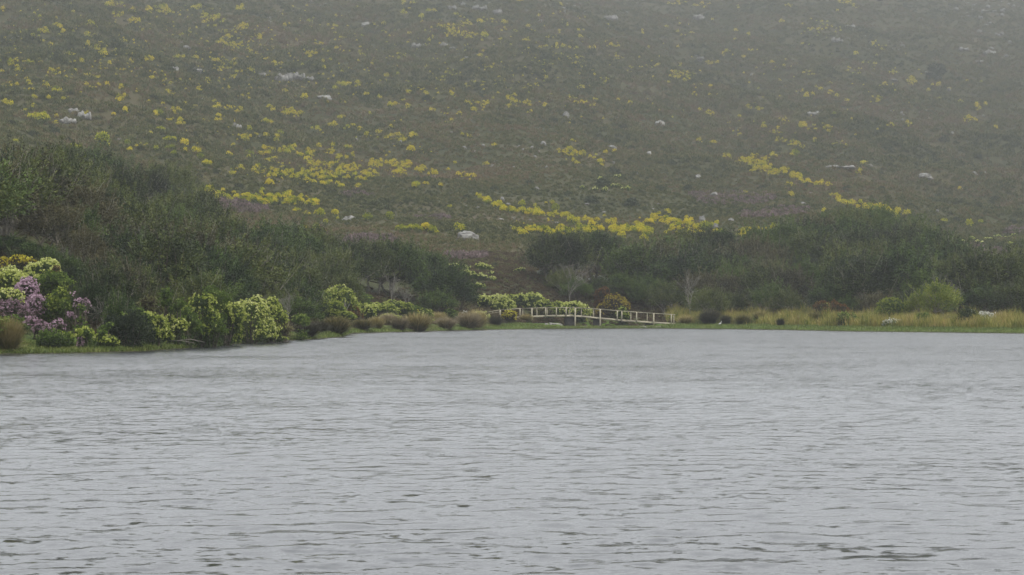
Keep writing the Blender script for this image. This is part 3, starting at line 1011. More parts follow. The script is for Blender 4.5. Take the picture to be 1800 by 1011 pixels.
def lzone_old(px, Y, row):
    if px < 140: z = 'behind the pink and yellow shrubs at far left' if row > 380 else 'on the highest part of the left wood'
    elif px < 330: z = 'low in the left wood above the near shore' if row > 450 else 'on the tall left wood\'s upper slope'
    elif px < 560: z = 'in the middle of the left wood, above the round lime shrubs' if row > 470 else 'on the descending top edge of the left wood'
    else: z = 'at the low right end of the left wood, nearing the bridge'
    return z, z
wood(LTOP, lfront, 0, 3.6, 6.4, 3.7, 3, None, lzone, 175)

def rfront(px):
    return float(np.interp(px, [900, 960, 1010, 1100, 1160, 1200, 1400, 1800, 1900], [48, 40, 30, 34, 26, 24, 26, 34, 34]))
def rzone(px, Y, row):
    X_ = [(0, 1000, 'left of the pale bare tree'), (1000, 1120, 'over the right footbridge half'), (1120, 1240, 'by the tall white dead trunk'), (1240, 1330, 'over the white bird'), (1330, 1430, 'over the small dark lawn tussocks'),
          (1430, 1520, 'over the rusty brown bush'), (1520, 1610, 'over the bright green rounded bush'), (1610, 1700, 'by the grey-twigged yellow-green tree'), (1700, 9999, 'at the far right end')]
    w_ = [q[2] for q in X_ if q[0] <= px < q[1]][0]
    t_ = float(np.interp(px, *zip(*RTOP)))
    z = w_ + (', on the right skyline' if row < t_ + 30 else ', midway up' if row < t_ + 80 else ', low down')
    return z, z
def rzone_old(px, Y, row):
    if px < 1120: z = 'in the greyish clump right above the footbridge' if row < 480 else 'behind the footbridge beside the pale bare tree'
    elif px < 1380: z = 'at the front of the right wood behind the reeds' if row > 480 else 'on the top edge of the right wood, below the yellow band'
    elif px < 1690: z = 'under the hazy dome of the right wood' if row > 440 else 'in the hazy dome rising behind the right wood'
    else: z = 'at the far right end of the right wood'
    return z, z
wood(RTOP, rfront, 0, 4.0, 7.2, 4.1, 4, None, rzone, 165)

# single trees that stand out
place_tree('bright', G(1652, float(shore(px2u(1652))) + 25), 4.3, 'bright yellow-green leafy tree with grey twigs at the front of the right wood', w=4.6)
place_tree('bright', G(1612, float(shore(px2u(1612))) + 24), 3.3, 'small bright green tree left of the twiggy yellow-green tree, above the reeds', w=3.0)
place_tree('olive', hit(1247, 568, 6), 4.0, 'dull green rounded young tree standing on the lawn right of the footbridge', w=3.8, v=1)
place_bare(1214, 540, 92, 'tall dead tree with a white trunk in front of the right wood', 11, Y=268, spread=.42, depth=4, r0=.05)
place_bare(1000, 543, 92, 'broad pale bare tree with spreading branches just behind the footbridge', 12, Y=276, spread=.8, depth=5, r0=.06, kids=3, thin=.010)
place_bare(1640, 552, 84, 'grey leafless tree tangled in front of the yellow-green tree', 13, Y=243, spread=.8, depth=5, r0=.10)
place_bare(690, 543, 75, 'pinkish grey bare tree with upright branches in the left wood near the round tussocks', 14, Y=239, spread=.45, depth=5, r0=.09)
place_bare(722, 545, 52, 'smaller bare grey tree right of the pinkish bare tree', 15, Y=243, spread=.5, depth=5, r0=.07)
place_bare(505, 560, 80, 'grey leafless bush of fine branches between the cone shrub and the lime shrub bank', 16, Y=166, spread=.6, depth=6, r0=.07)
place_tree('dark', G(158, 124), 3.0, 'small dark tree between the tall lime shrub and the pale forked dead tree', w=2.2, v=0)
place_tree('olive', G(192, 128), 3.9, 'small olive tree directly behind the pale forked dead tree', w=2.8, v=1)
place_tree('dark', G(214, 121), 2.6, 'smallest dark tree rising behind the very dark waterside bush', w=2.2, v=2)
place_tree('brownish', G(226, 131), 4.0, 'brown-green tree over the very dark waterside bush in front of the wood', w=2.8, v=0)
place_bare(170, 540, 80, 'pale forked dead tree standing in front of the dark left wood', 17, Y=124, spread=.7, depth=5, r0=.07)
place_bare(112, 455, 75, 'slender bare whitish tree high in the left wood above the golden bush', 18, Y=150, spread=.5, depth=4, r0=.035)
place_bare(25, 420, 60, 'thin bare grey tree at the left edge high in the wood', 19, Y=158, spread=.6, depth=5, r0=.03)
place_bare(1780, 548, 70, 'leaning bare tree at the far right edge behind the reeds', 22, Y=238, spread=.6, depth=5, r0=.08, lean=.5)
place_bare(608, 505, 44, 'short white dead stem pair in the middle of the left wood', 23, Y=205, spread=.25, depth=2, r0=.07)
place_bare(455, 545, 60, 'thin pale dead sapling behind the large cone shrub', 24, Y=160, spread=.4, depth=4, r0=.05)
place_bare(1515, 500, 50, 'thin pale stem leaning in the right wood above the rust bush', 25, Y=262, spread=.35, depth=3, r0=.06)

# ------------------------------------------------------------------ shrubs of the left shore (px, base row, width, height in photo pixels)
S = shrub
for px, Y, w, h, l in [(20, 153, 3.2, 1.7, 'behind the golden bush'), (62, 150, 3.4, 2.0, 'above the brownish olive bush'), (105, 147, 3.4, 2.4, 'above the little rust-red bush'), (135, 141, 3.0, 2.6, 'right of the dense green cone shrub'), (420, 160, 3.4, 2.4, 'behind the large pale shrub'), (520, 172, 3.6, 2.6, 'over the lone small green shrub')]:
    place_tree('dark', G(px, Y), h, 'low dark thicket tree ' + l, w=w)
S(24, 478, 84, 36, 'goldtop', 'broad golden-topped bush with brown sides at the left edge below the wood', Y=151, dome=True)
S(58, 482, 46, 28, 'olive', 'brownish olive bush between the golden bush and the pale shrub', Y=146)
S(78, 480, 56, 28, 'pale', 'pale headed shrub behind the bright green one, touching the wood', Y=143)
S(97, 474, 16, 16, 'rust', 'small rust-red bush at the right end of the top row of shrubs', Y=141, cat='bush')
S(12, 512, 72, 44, 'pale', 'large pale yellow cone shrub at the left edge under the golden bush', Y=136)
S(50, 512, 44, 38, 'pale', 'pale yellow cone shrub above the upper pink heath', Y=134)
S(92, 510, 62, 44, 'green', 'dense bright green cone shrub with its top above the pink heath', Y=133)
S(120, 512, 34, 26, 'green', 'small green cone shrub on the right flank of the dense green one', Y=131)
S(14, 545, 56, 40, 'pale', 'cream headed cone shrub at the left edge between two pink heaths', Y=126)
S(48, 525, 54, 40, 'pink', 'pink flowering heath high in the bank below the pale yellow shrubs', Y=128, head=.13, cat='heath')
S(72, 545, 42, 36, 'pink', 'mauve heath right below the highest pink heath', Y=124, head=.13, cat='heath')
S(16, 565, 60, 44, 'pink', 'bright pink heath at the left edge above the brown tussock', Y=121, head=.13, cat='heath')
S(96, 562, 48, 60, 'lime', 'tall lime green cone shrub right of the mauve heath', Y=124)
S(118, 550, 30, 36, 'green', 'olive cone shrub leaning right of the tall lime one', Y=123)
S(36, 592, 56, 44, 'green', 'dull green cone shrub in the middle of the left bank', Y=119)
S(5, 590, 34, 34, 'green', 'green cone shrub cut by the left edge above the tussock', Y=118)
S(64, 592, 32, 42, 'pink', 'faded pink heath below the dull green shrub', Y=117.5, head=.13, cat='heath')
S(92, 590, 38, 34, 'pink', 'pink heath with an upright spray just above the bright green bush', Y=117, head=.13, cat='heath')
S(133, 532, 26, 26, 'pink', 'small pink heath at the dark edge of the wood', Y=122, head=.13, cat='heath')
S(148, 536, 14, 24, 'pink', 'thin whitish pink heath sprig right of the small pink heath', Y=122, head=.12, cat='heath')
S(144, 568, 24, 38, 'green', 'narrow bright green cone shrub in front of the dark trees', Y=119)
S(90, 614, 54, 40, 'green', 'bright green bush low at the water with hollow sides')
S(118, 613, 34, 32, 'lime', 'yellowish round cone shrub right of the bright green waterside bush')
S(141, 614, 18, 22, 'pink', 'smallest pink heath, low between two waterside shrubs', head=.12, cat='heath')
S(154, 613, 42, 40, 'lime', 'yellow-green cone shrub behind the smallest pink heath')
S(176, 612, 30, 28, 'pale', 'pale yellow low cone shrub near the water left of the white-headed one')
S(189, 612, 26, 26, 'pale', 'little shrub with whitish heads at the lower left water edge')
S(186, 594, 34, 34, 'green', 'round green shrub behind the little white-headed one', Y=117)
S(226, 613, 66, 70, 'dark', 'large very dark green bush reaching the water between the shrub groups', head=.16)
S(222, 575, 30, 34, 'green', 'small green shrub on top of the very dark bush', Y=119)
S(240, 562, 40, 34, 'green', 'arching green cone shrub above the left rounded yellow pair', Y=120)
S(264, 608, 56, 60, 'lime', 'rounded lime cone shrub, left one of the bright pair by the driftwood')
S(301, 607, 54, 56, 'pale', 'rounded yellow cone shrub, right one of the bright pair by the driftwood')
S(276, 562, 24, 30, 'pale', 'small pale shrub peeping over the bright pair', Y=122)
S(292, 536, 32, 36, 'green', 'green cone shrub in shade high behind the bright pair', Y=126)
S(262, 545, 40, 26, 'olive', 'brown withered bush above the bright pair of shrubs', Y=124)
S(316, 558, 26, 34, 'green', 'upright green cone shrub left of the egg-shaped pale one', Y=126)
S(331, 566, 42, 30, 'green', 'low green shrub behind the egg-shaped pale shrub', Y=127)
S(345, 605, 38, 56, 'pale', 'egg-shaped cream headed cone shrub standing alone by the lawn', lobes=4)
S(353, 572, 50, 62, 'lime', 'tall cone shrub with cream tips above the egg-shaped one', Y=130)
S(373, 556, 50, 58, 'green', 'highest green cone shrub of the group left of the large pale shrub', Y=134)
S(396, 572, 52, 60, 'lime', 'lime cone shrub touching the large pale shrub', Y=136)
S(372, 590, 40, 44, 'green', 'shaded green cone shrub in the hollow behind the egg-shaped one', Y=130)
S(396, 605, 44, 62, 'green', 'green cone shrub with brown patches at the water in front of the large pale shrub')
S(442, 603, 66, 66, 'pale', 'large cream headed cone shrub beside the leaning brown tussock', lobes=8)
S(440, 570, 60, 52, 'pale', 'upper left dome of cream heads behind the large cream headed shrub', Y=144)
S(474, 588, 60, 66, 'lime', 'lime and cream cone shrub sloping down to the tussock', Y=147)
S(504, 595, 26, 36, 'olive', 'reddish olive bush on the right side of the sloping lime shrub', Y=149)
S(532, 578, 32, 28, 'green', 'lone small green cone shrub in the dark hollow right of the tussock', Y=160)
for px, b, w, h, k in [(-30, 600, 70, 60, 'green'), (-60, 560, 70, 60, 'pale'), (-85, 612, 60, 60, 'green'), (-120, 580, 80, 70, 'lime'), (-160, 612, 80, 60, 'dark')]:
    S(px, b + 8, w, h, k, 'shrub standing just outside the left edge beside the leftmost tussock', share=('out', k), group='shrubs outside the left edge')
lime = [(562, 533, 40, 26, 'green', 'green cone shrub at the top left of the lime bank'), (594, 530, 54, 28, 'lime', 'lime shrub crowning the left of the lime bank'),
        (632, 540, 56, 28, 'green', 'green shrub in the upper middle of the lime bank'), (580, 552, 50, 28, 'lime', 'lime cone shrub low on the left of the bank'),
        (612, 556, 50, 22, 'rust', 'brown hollow bush inside the lime bank'), (600, 562, 52, 18, 'lime', 'low lime shrub over the first round tussock'),
        (640, 560, 60, 26, 'pale', 'pale headed shrub in the centre of the lime bank'), (668, 556, 54, 24, 'lime', 'lime shrub right of centre in the lime bank'),
        (696, 552, 50, 24, 'lime', 'lime shrub near the right end of the bank'), (718, 556, 40, 20, 'green', 'green shrub at the right tip of the lime bank'),
        (684, 565, 46, 14, 'pale', 'low pale shrub hanging over the grey brush')]
for px, b, w, h, k, l in lime:
    S(px, b + 4, w, h + 5, k, l, Y=float(shore(px2u(px))) + 13 + (570 - b) * .55, head=.24, share=('lb', k))
S(737, 562, 28, 18, 'goldtop', 'little golden bush behind the round tan tussock', head=.24)
S(745, 556, 30, 14, 'lime', 'small lime cushion right of the lime bank', Y=236, head=.24)
S(770, 552, 32, 38, 'lime', 'upright lime shrub in front of the end of the left wood', Y=246, head=.24)
S(790, 558, 26, 16, 'green', 'small dark green cushion right of the upright lime shrub', Y=244, head=.24)
S(842, 560, 40, 16, 'pale', 'pale shrub behind the tussock at the left bridge ramp', Y=249, head=.24)
for i, (px, b, w, h, k, l) in enumerate([
        (852, 536, 40, 20, 'pale', 'pale shrub at the left end of the row above the bridge'), (878, 542, 46, 24, 'pale', 'pale yellow shrub second in the row above the bridge'),
        (904, 542, 50, 26, 'pale', 'pale dense shrub in the middle of the row above the bridge'), (934, 540, 44, 26, 'pale', 'tallest pale shrub of the row above the bridge'),
        (958, 544, 30, 18, 'lime', 'lime shrub right of the tallest pale shrub above the bridge'), (978, 544, 34, 14, 'lime', 'low lime shrub seen over the bridge rail'),
        (1010, 546, 44, 16, 'pale', 'low pale shrub over the middle of the bridge rail'), (1095, 548, 22, 10, 'lime', 'small lime tuft right behind the bridge rail'),
        (955, 556, 50, 16, 'olive', 'brownish olive bush behind the bridge balusters')]):
    S(px, b + 3, w, h + 3, k, l, Y=269 + (546 - b) * .4, head=.26)
S(896, 567, 22, 22, 'goldtop', 'small yellow-topped shrub standing in front of the left bridge rail', Y=254, head=.2)
S(1078, 540, 46, 24, 'gold', 'golden brown bush behind the right half of the bridge', Y=272, head=.24)
S(1062, 522, 34, 20, 'rust', 'rust coloured bush above the golden brown one', Y=276, head=.24)
for i, (px, b, w, h, l) in enumerate([
        (800, 476, 54, 14, 'pale flat-domed shrub, uppermost on the slope above the left wood end'), (848, 476, 36, 14, 'pale dome shrub with a dark hollow side on the slope'),
        (790, 486, 34, 10, 'pale flat cushion left of the long pale shrub'), (822, 490, 46, 16, 'long pale green shrub in the middle of the slope group'),
        (842, 492, 36, 12, 'pale green cushion below the dome shrub'), (862, 484, 20, 8, 'grey-green little cushion at the right of the slope group'),
        (865, 494, 24, 9, 'flat pale cushion lowest right in the slope group'), (915, 479, 24, 9, 'lone pale flat cushion on the bare slope'),
        (845, 508, 24, 12, 'round green cushion below the slope group'), (828, 506, 16, 8, 'tiny green cushion left of the round green one')]):
    S(px, b, w, h, 'pale' if i < 8 else 'lime', l, head=.26, dome=True, cat='shrub', share=('sl', i % 3))
for px, b, w, h in [(1025, 334, 12, 7), (1047, 336, 12, 7), (1062, 338, 15, 8), (1081, 331, 22, 9), (1101, 335, 18, 7), (1055, 319, 13, 8), (1087, 315, 20, 9)]:
    S(px, b, w, h, 'pale', 'pale flat cushion shrub in the faint cluster right of the slope centre, without yellow', head=.34, dome=True, share=('mc', px % 3), group='pale cushion shrubs right of the slope centre')
for px, b, w, h in [(1668, 424, 14, 7), (1690, 428, 16, 7), (1706, 422, 14, 6), (1722, 430, 18, 7), (1738, 424, 18, 7), (1752, 419, 16, 6), (1768, 422, 20, 7), (1784, 417, 16, 6), (1700, 436, 16, 6), (1775, 431, 16, 6)]:
    S(px, b, w, h, 'pale', 'pale flat cushion shrub in the drift above the far right end of the wood', head=.34, dome=True, share=('mc', px % 3), group='pale cushion shrubs above the far right wood')
# right side
S(1565, 560, 54, 40, 'leafy', 'bright green rounded bush standing in the reeds', Y=236, head=.22)
S(1463, 562, 52, 36, 'rust', 'rusty brown bush with a yellow top behind the reeds', Y=246, head=.22)
S(1452, 545, 26, 14, 'lime', 'yellow-green tuft on the left of the rusty bush', Y=247, head=.22)
S(1722, 573, 64, 28, 'white', 'large white-flowering bush low in the reeds at the right', head=.17)
S(1572, 574, 62, 15, 'white', 'low white-flowering bush at the edge of the lawn below the bright green bush', head=.15)
S(1530, 574, 30, 9, 'white', 'small sprinkle of white flowers left of the low white bush', head=.14)
S(1488, 573, 40, 24, 'green', 'green bush in the reeds below the rusty bush', head=.2)
S(1625, 573, 50, 24, 'green', 'wide green bush in the reeds left of the large white-flowering bush', head=.2)
S(1512, 573, 24, 18, 'dull', 'dark round bush in the reeds', head=.2)
S(1790, 568, 36, 18, 'gold', 'straw-coloured bush at the right edge in the reeds', head=.2)
S(1700, 560, 40, 24, 'dull', 'dark green bush behind the large white-flowering bush', Y=222, head=.2)
for px, b, w, h, l in [(1012, 497, 30, 12, 'white-flowered low bush left of the pale bare tree'), (1052, 494, 26, 12, 'white-flowered low bush right of the pale bare tree'),
                       (1082, 492, 24, 12, 'white-flowered bush at the foot of the greyish clump'), (955, 482, 22, 12, 'white-flowered bush at the left foot of the greyish clump'),
                       (818, 556, 12, 10, 'tiny white-flowered bush behind the grey tussocks')]:
    S(px, b + 4, w, h + 3, 'white', l, Y=None, head=.16)

# ------------------------------------------------------------------ rush tussocks
T = tussock
T(14, 617, 62, 58, 'olive', 'tall brown-green tussock at the left edge of the shore')
T(484, 605, 60, 42, 'olive', 'leaning tan tussock in front of the large cream headed shrub')
T(592, 586, 56, 30, 'olive', 'round tan tussock on the small green point')
T(734, 582, 62, 32, 'tan', 'broad round tan tussock at the water below the bare trees')
T(702, 580, 36, 24, 'grey', 'grey-brown tussock left of the broad round one')
T(784, 578, 42, 21, 'grey', 'grey round tussock between the broad tan one and the bridge tussocks')
T(824, 577, 48, 28, 'grey', 'pinkish brown tussock left of the bridge ramp')
T(838, 575, 42, 31, 'tan', 'golden brown tussock nearest the bridge ramp')
T(768, 566, 40, 18, 'tan', 'orange-brown tussock behind the grey round one')
T(808, 564, 40, 16, 'tan', 'orange-brown tussock behind the pinkish brown one')
T(540, 592, 56, 26, 'dark', 'dark brown tussock in the hollow right of the leaning tussock')
T(562, 584, 40, 20, 'dark', 'dark tussock just left of the round tan tussock')
T(636, 579, 46, 18, 'olive', 'low grey-brown tussock right of the round tan tussock')
T(662, 578, 34, 22, 'tan', 'low grey-brown tussock in the middle of the grey row')
T(682, 572, 36, 22, 'grey', 'low purple-brown tussock behind the grey row')
T(620, 572, 34, 20, 'grey', 'purple-brown tussock just below the lime bank')
T(1248, 570, 46, 26, 'dark', 'blackish round tussock at the foot of the young tree on the lawn')
T(1276, 571, 26, 18, 'dark', 'smaller blackish tussock right of the white bird')
T(1372, 573, 18, 14, 'dark', 'small dark tussock at the lawn edge below the reeds')
T(1403, 572, 10, 18, 'grey', 'narrow dark brown tussock in the reeds')
T(925, 566, 26, 14, 'tan', 'low tussock under the left half of the bridge')
T(870, 572, 34, 18, 'dark', 'dark tussock under the bridge ramp')
T(1660, 574, 36, 20, 'grey', 'brownish tussock in the reeds between the white bushes')
T(1205, 570, 30, 16, 'tan', 'olive tussock at the right end of the bridge')

for px, b, w, h, k, l in [(1305, 571, 34, 20, 'olive', 'olive tussock at the left start of the reed bed'), (1340, 568, 40, 22, 'tan', 'straw tussock left of the small dark lawn tussock'), (1435, 571, 40, 24, 'olive', 'olive tussock below the rusty brown bush'),
        (1545, 570, 30, 20, 'tan', 'straw tussock under the bright green rounded bush'), (1600, 572, 30, 20, 'tan', 'straw tussock just right of the low white bush'), (1645, 568, 36, 24, 'olive', 'olive tussock behind the brownish tussock'),
        (1690, 574, 26, 18, 'dark', 'dark tussock left of the large white-flowering bush'), (1755, 572, 40, 24, 'tan', 'straw tussock right of the large white-flowering bush'), (1798, 574, 34, 22, 'olive', 'olive tussock cut by the right edge')]:
    T(px, b, w, h, k, l)

# ------------------------------------------------------------------ grass, reeds, low brush
def scatter_blades(name, n, fn, L, W, mat, droop, lean, label, cat, seed):
    r = np.random.default_rng(seed)
    P, sc = fn(n, r)
    n = len(P)
    D = unit(np.stack([lean * r.normal(size=n), lean * r.normal(size=n), np.ones(n)], 1))
    V, Fq = blades(P, D, L * sc * (.6 + .6 * r.random(n)), W, droop, r)
    t = np.clip(.5 + .25 * r.normal(size=n), 0, 1)
    o = link(name, mesh(name, V, Fq, [M[mat]], None, np.concatenate([t * .8, t])))
    return tag(o, label, cat, kind='stuff')

def margin(n, r):
    px = -420 + 2700 * r.random(n)
    u = px2u(px)
    ys = shore(u)
    wdt = np.interp(px, [-80, 500, 600, 700, 860, 900, 960, 1160, 1200, 1880], [5, 6, 9, 7, 9, 14, 6, 6, 9, 10])
    Y = ys + .15 + wdt * r.random(n) ** 1.1
    # ragged waterline
    keep = (Y - ys) > .45 * np.abs(np.sin(px * .13) + np.sin(px * .037 + 1)) * .8
    X = u * Y
    z = H(X, Y)
    keep &= z > .015
    P = np.stack([X, Y, z - .02], 1)[keep]
    return P, np.full(len(P), 1.0)
scatter_blades('margin_grass', 80000, margin, .24, .035, 'grass', .5, .5, 'short green grass along the water edge of the lake', 'grass', 31)

def reeds_fn(n, r):
    px = 1172 + 1080 * r.random(n)
    u = px2u(px); ys = shore(u)
    f = np.interp(px, [1172, 1290, 1330, 1880, 2250], [12, 9, 9, 8, 8])
    Y = ys + f + (20) * r.random(n)
    X = u * Y
    nz = np.sin(X * .9 + Y * .5) + np.sin(X * .37 - Y * .8 + 1) + np.sin(X * 2.3)
    k = nz > -1.7
    sc = .8 + .2 * nz + .12 * r.normal(size=n)
    P = np.stack([X, Y, H(X, Y) - .05], 1)
    return P[k], sc[k]
scatter_blades('reeds', 76000, reeds_fn, 1.25, .045, 'reed', .5, .22, 'yellow-green reed bed between the lawn strip and the right wood', 'reeds', 32)

# ------------------------------------------------------------------ scrub covering the slopes (instanced low tufts)
def tuft(seed, mat, n=46, leaf=.34):
    r = np.random.default_rng(seed)
    d = rdir(n, r); d[:, 2] = np.abs(d[:, 2])
    P = d * (r.random(n) ** .5)[:, None] * [.55, .55, .5]
    V, Fq = leaves(P, unit(d * .6 + [0, 0, .5] + .6 * rdir(n, r)), leaf * (.6 + .8 * r.random(n)), leaf * .5, r)
    return mesh('tuft', V, Fq, [M[mat]], None, np.clip(.5 + .25 * r.normal(size=n), 0, 1))

def gn_scatter(name, P, sc, idx, protos, label, cat):
    me = bpy.data.meshes.new(name)
    me.vertices.add(len(P)); me.vertices.foreach_set('co', np.asarray(P, np.float32).ravel())
    for nm, ty, val in (('sc', 'FLOAT', sc), ('idx', 'INT', idx), ('rz', 'FLOAT', rng.random(len(P)) * 6.28)):
        a = me.attributes.new(nm, ty, 'POINT')
        a.data.foreach_set('value', np.asarray(val, np.int32 if ty == 'INT' else np.float32))
    o = link(name, me)
    ng = bpy.data.node_groups.new(name, 'GeometryNodeTree')
    ng.interface.new_socket(name='Geometry', in_out='INPUT', socket_type='NodeSocketGeometry')
    ng.interface.new_socket(name='Geometry', in_out='OUTPUT', socket_type='NodeSocketGeometry')
    gi, go = ng.nodes.new('NodeGroupInput'), ng.nodes.new('NodeGroupOutput')
    ip = ng.nodes.new('GeometryNodeInstanceOnPoints')
    j = ng.nodes.new('GeometryNodeJoinGeometry')
    for pm in reversed(protos):
        po = bpy.data.objects.new('tuft', pm)
        oi = ng.nodes.new('GeometryNodeObjectInfo')
        oi.inputs['Object'].default_value = po
        oi.inputs['As Instance'].default_value = True
        ng.links.new(oi.outputs['Geometry'], j.inputs[0])
    ip.inputs['Pick Instance'].default_value = True
    def attr(nm, ty):
        a = ng.nodes.new('GeometryNodeInputNamedAttribute'); a.data_type = ty
        a.inputs['Name'].default_value = nm
        return [q for q in a.outputs if q.name == 'Attribute' and q.enabled][0]
    cx = ng.nodes.new('ShaderNodeCombineXYZ')
    ng.links.new(attr('rz', 'FLOAT'), cx.inputs[2])
    ng.links.new(cx.outputs[0], ip.inputs['Rotation'])
    ng.links.new(attr('sc', 'FLOAT'), ip.inputs['Scale'])
    ng.links.new(attr('idx', 'INT'), ip.inputs['Instance Index'])
    ng.links.new(gi.outputs[0], ip.inputs['Points'])
    ng.links.new(j.outputs[0], ip.inputs['Instance'])
    ng.links.new(ip.outputs[0], go.inputs[0])
    md = o.modifiers.new(name, 'NODES'); md.node_group = ng
    return tag(o, label, cat, kind='stuff')

def slope_points(n, seed, y0=12, y1=1520):
    r = np.random.default_rng(seed)
    px = -480 + 2800 * r.random(n)
    u = px2u(px); ys = shore(u)
    a, b = ys + y0, np.minimum(ys + y1, 1800)
    Y = 1 / ((1 / a) * (1 - (r.random(n))) + (1 / b) * r.random(n)) if False else a * (b / a) ** (r.random(n) ** .85)
    X = u * Y
    return np.stack([X, Y, H(X, Y)], 1), px, r
P, px, r = slope_points(300000, 41)
t = P[:, 1] - shore(px2u(px))
ok = ~((px > 1165) & (t < 32))
# under the closed woods only a thin undergrowth
_row = HZ - (P[:, 2] - CH) / P[:, 1] * F
_inL = (px < 845) & (_row > np.interp(px, *zip(*LTOP)) + 14) & (t > np.interp(px, [-60, 110, 235, 430, 552, 715, 850], [56, 58, 22, 30, 46, 50, 26]))
_inR = (px > 915) & (_row > np.interp(px, *zip(*RTOP)) + 12) & (t > np.interp(px, [900, 960, 1100, 1200, 1900], [52, 46, 38, 30, 36]))
ok &= ~((_inL | _inR) & (r.random(len(P)) < .9))
P, t = P[ok], t[ok]
r2 = np.random.default_rng(55)      # thick low brush on the open bank behind the bridge
bx = 770 + 420 * r2.random(9000); bt = 13 + 62 * r2.random(9000)
bu = px2u(bx); bY = shore(bu) + bt; bX = bu * bY
P = np.concatenate([P, np.stack([bX, bY, H(bX, bY)], 1)]); t = np.concatenate([t, bt])
n = len(P)
sc = (.55 + .5 * r.random(n) ** 2) * np.clip(t / 220, .75, 2.5)
nz = np.sin(P[:, 0] * .05 + P[:, 1] * .02) + np.sin(P[:, 0] * .11 - P[:, 1] * .04 + 2)
idx = np.where(r.random(n) < .12 + .05 * nz, 3, r.integers(0, 3, n))
idx = np.where((t < 75) & (idx < 3), 4, idx)
sc = np.where(t < 75, sc * .8, sc)
# bare stony gaps: fewer tufts
ok = r.random(n) < .82 + .12 * nz
gn_scatter('slope_scrub', P[ok], sc[ok], idx[ok], [tuft(1, 'scrub'), tuft(2, 'scrub'), tuft(3, 'scrub'), tuft(4, 'scrub_hi'), tuft(5, 'brush')],
           'low grey-green and brown scrub covering the whole hillside', 'scrub')

# pink-mauve heath patches on the slope
pk = []
for cx, cy_, rx, ry, n in [(400, 362, 34, 8, 260), (440, 370, 28, 8, 160), (365, 368, 20, 6, 80), (650, 425, 50, 9, 260), (500, 406, 18, 6, 70), (1290, 350, 75, 12, 420), (1240, 345, 30, 8, 120), (1385, 372, 40, 8, 180),
                           (1330, 378, 40, 6, 120), (1790, 408, 26, 6, 120), (1750, 446, 40, 5, 130), (820, 453, 40, 5, 120), (630, 343, 30, 5, 60), (760, 385, 30, 5, 40), (1700, 436, 30, 6, 90), (560, 420, 30, 6, 80)]:
    for _ in range(n // 2):
        a, q = rng.random() * 6.28, rng.random() ** .5
        pk.append(hit(cx + rx * q * math.cos(a), cy_ + ry * q * math.sin(a), 25))
pk = np.array(pk)
M['pinkfar'] = leafmat('heath_flower_faded', [(.07, .055, .045), (.125, .092, .088), (.21, .15, .15)], wt=.4, wr=.4, wn_=.2)
gn_scatter('slope_heath', pk, .5 + .8 * rng.random(len(pk)), rng.integers(0, 2, len(pk)), [tuft(8, 'pinkfar'), tuft(9, 'pinkfar', 60)],
           'patches of faded mauve heath between the yellow bushes', 'heath')
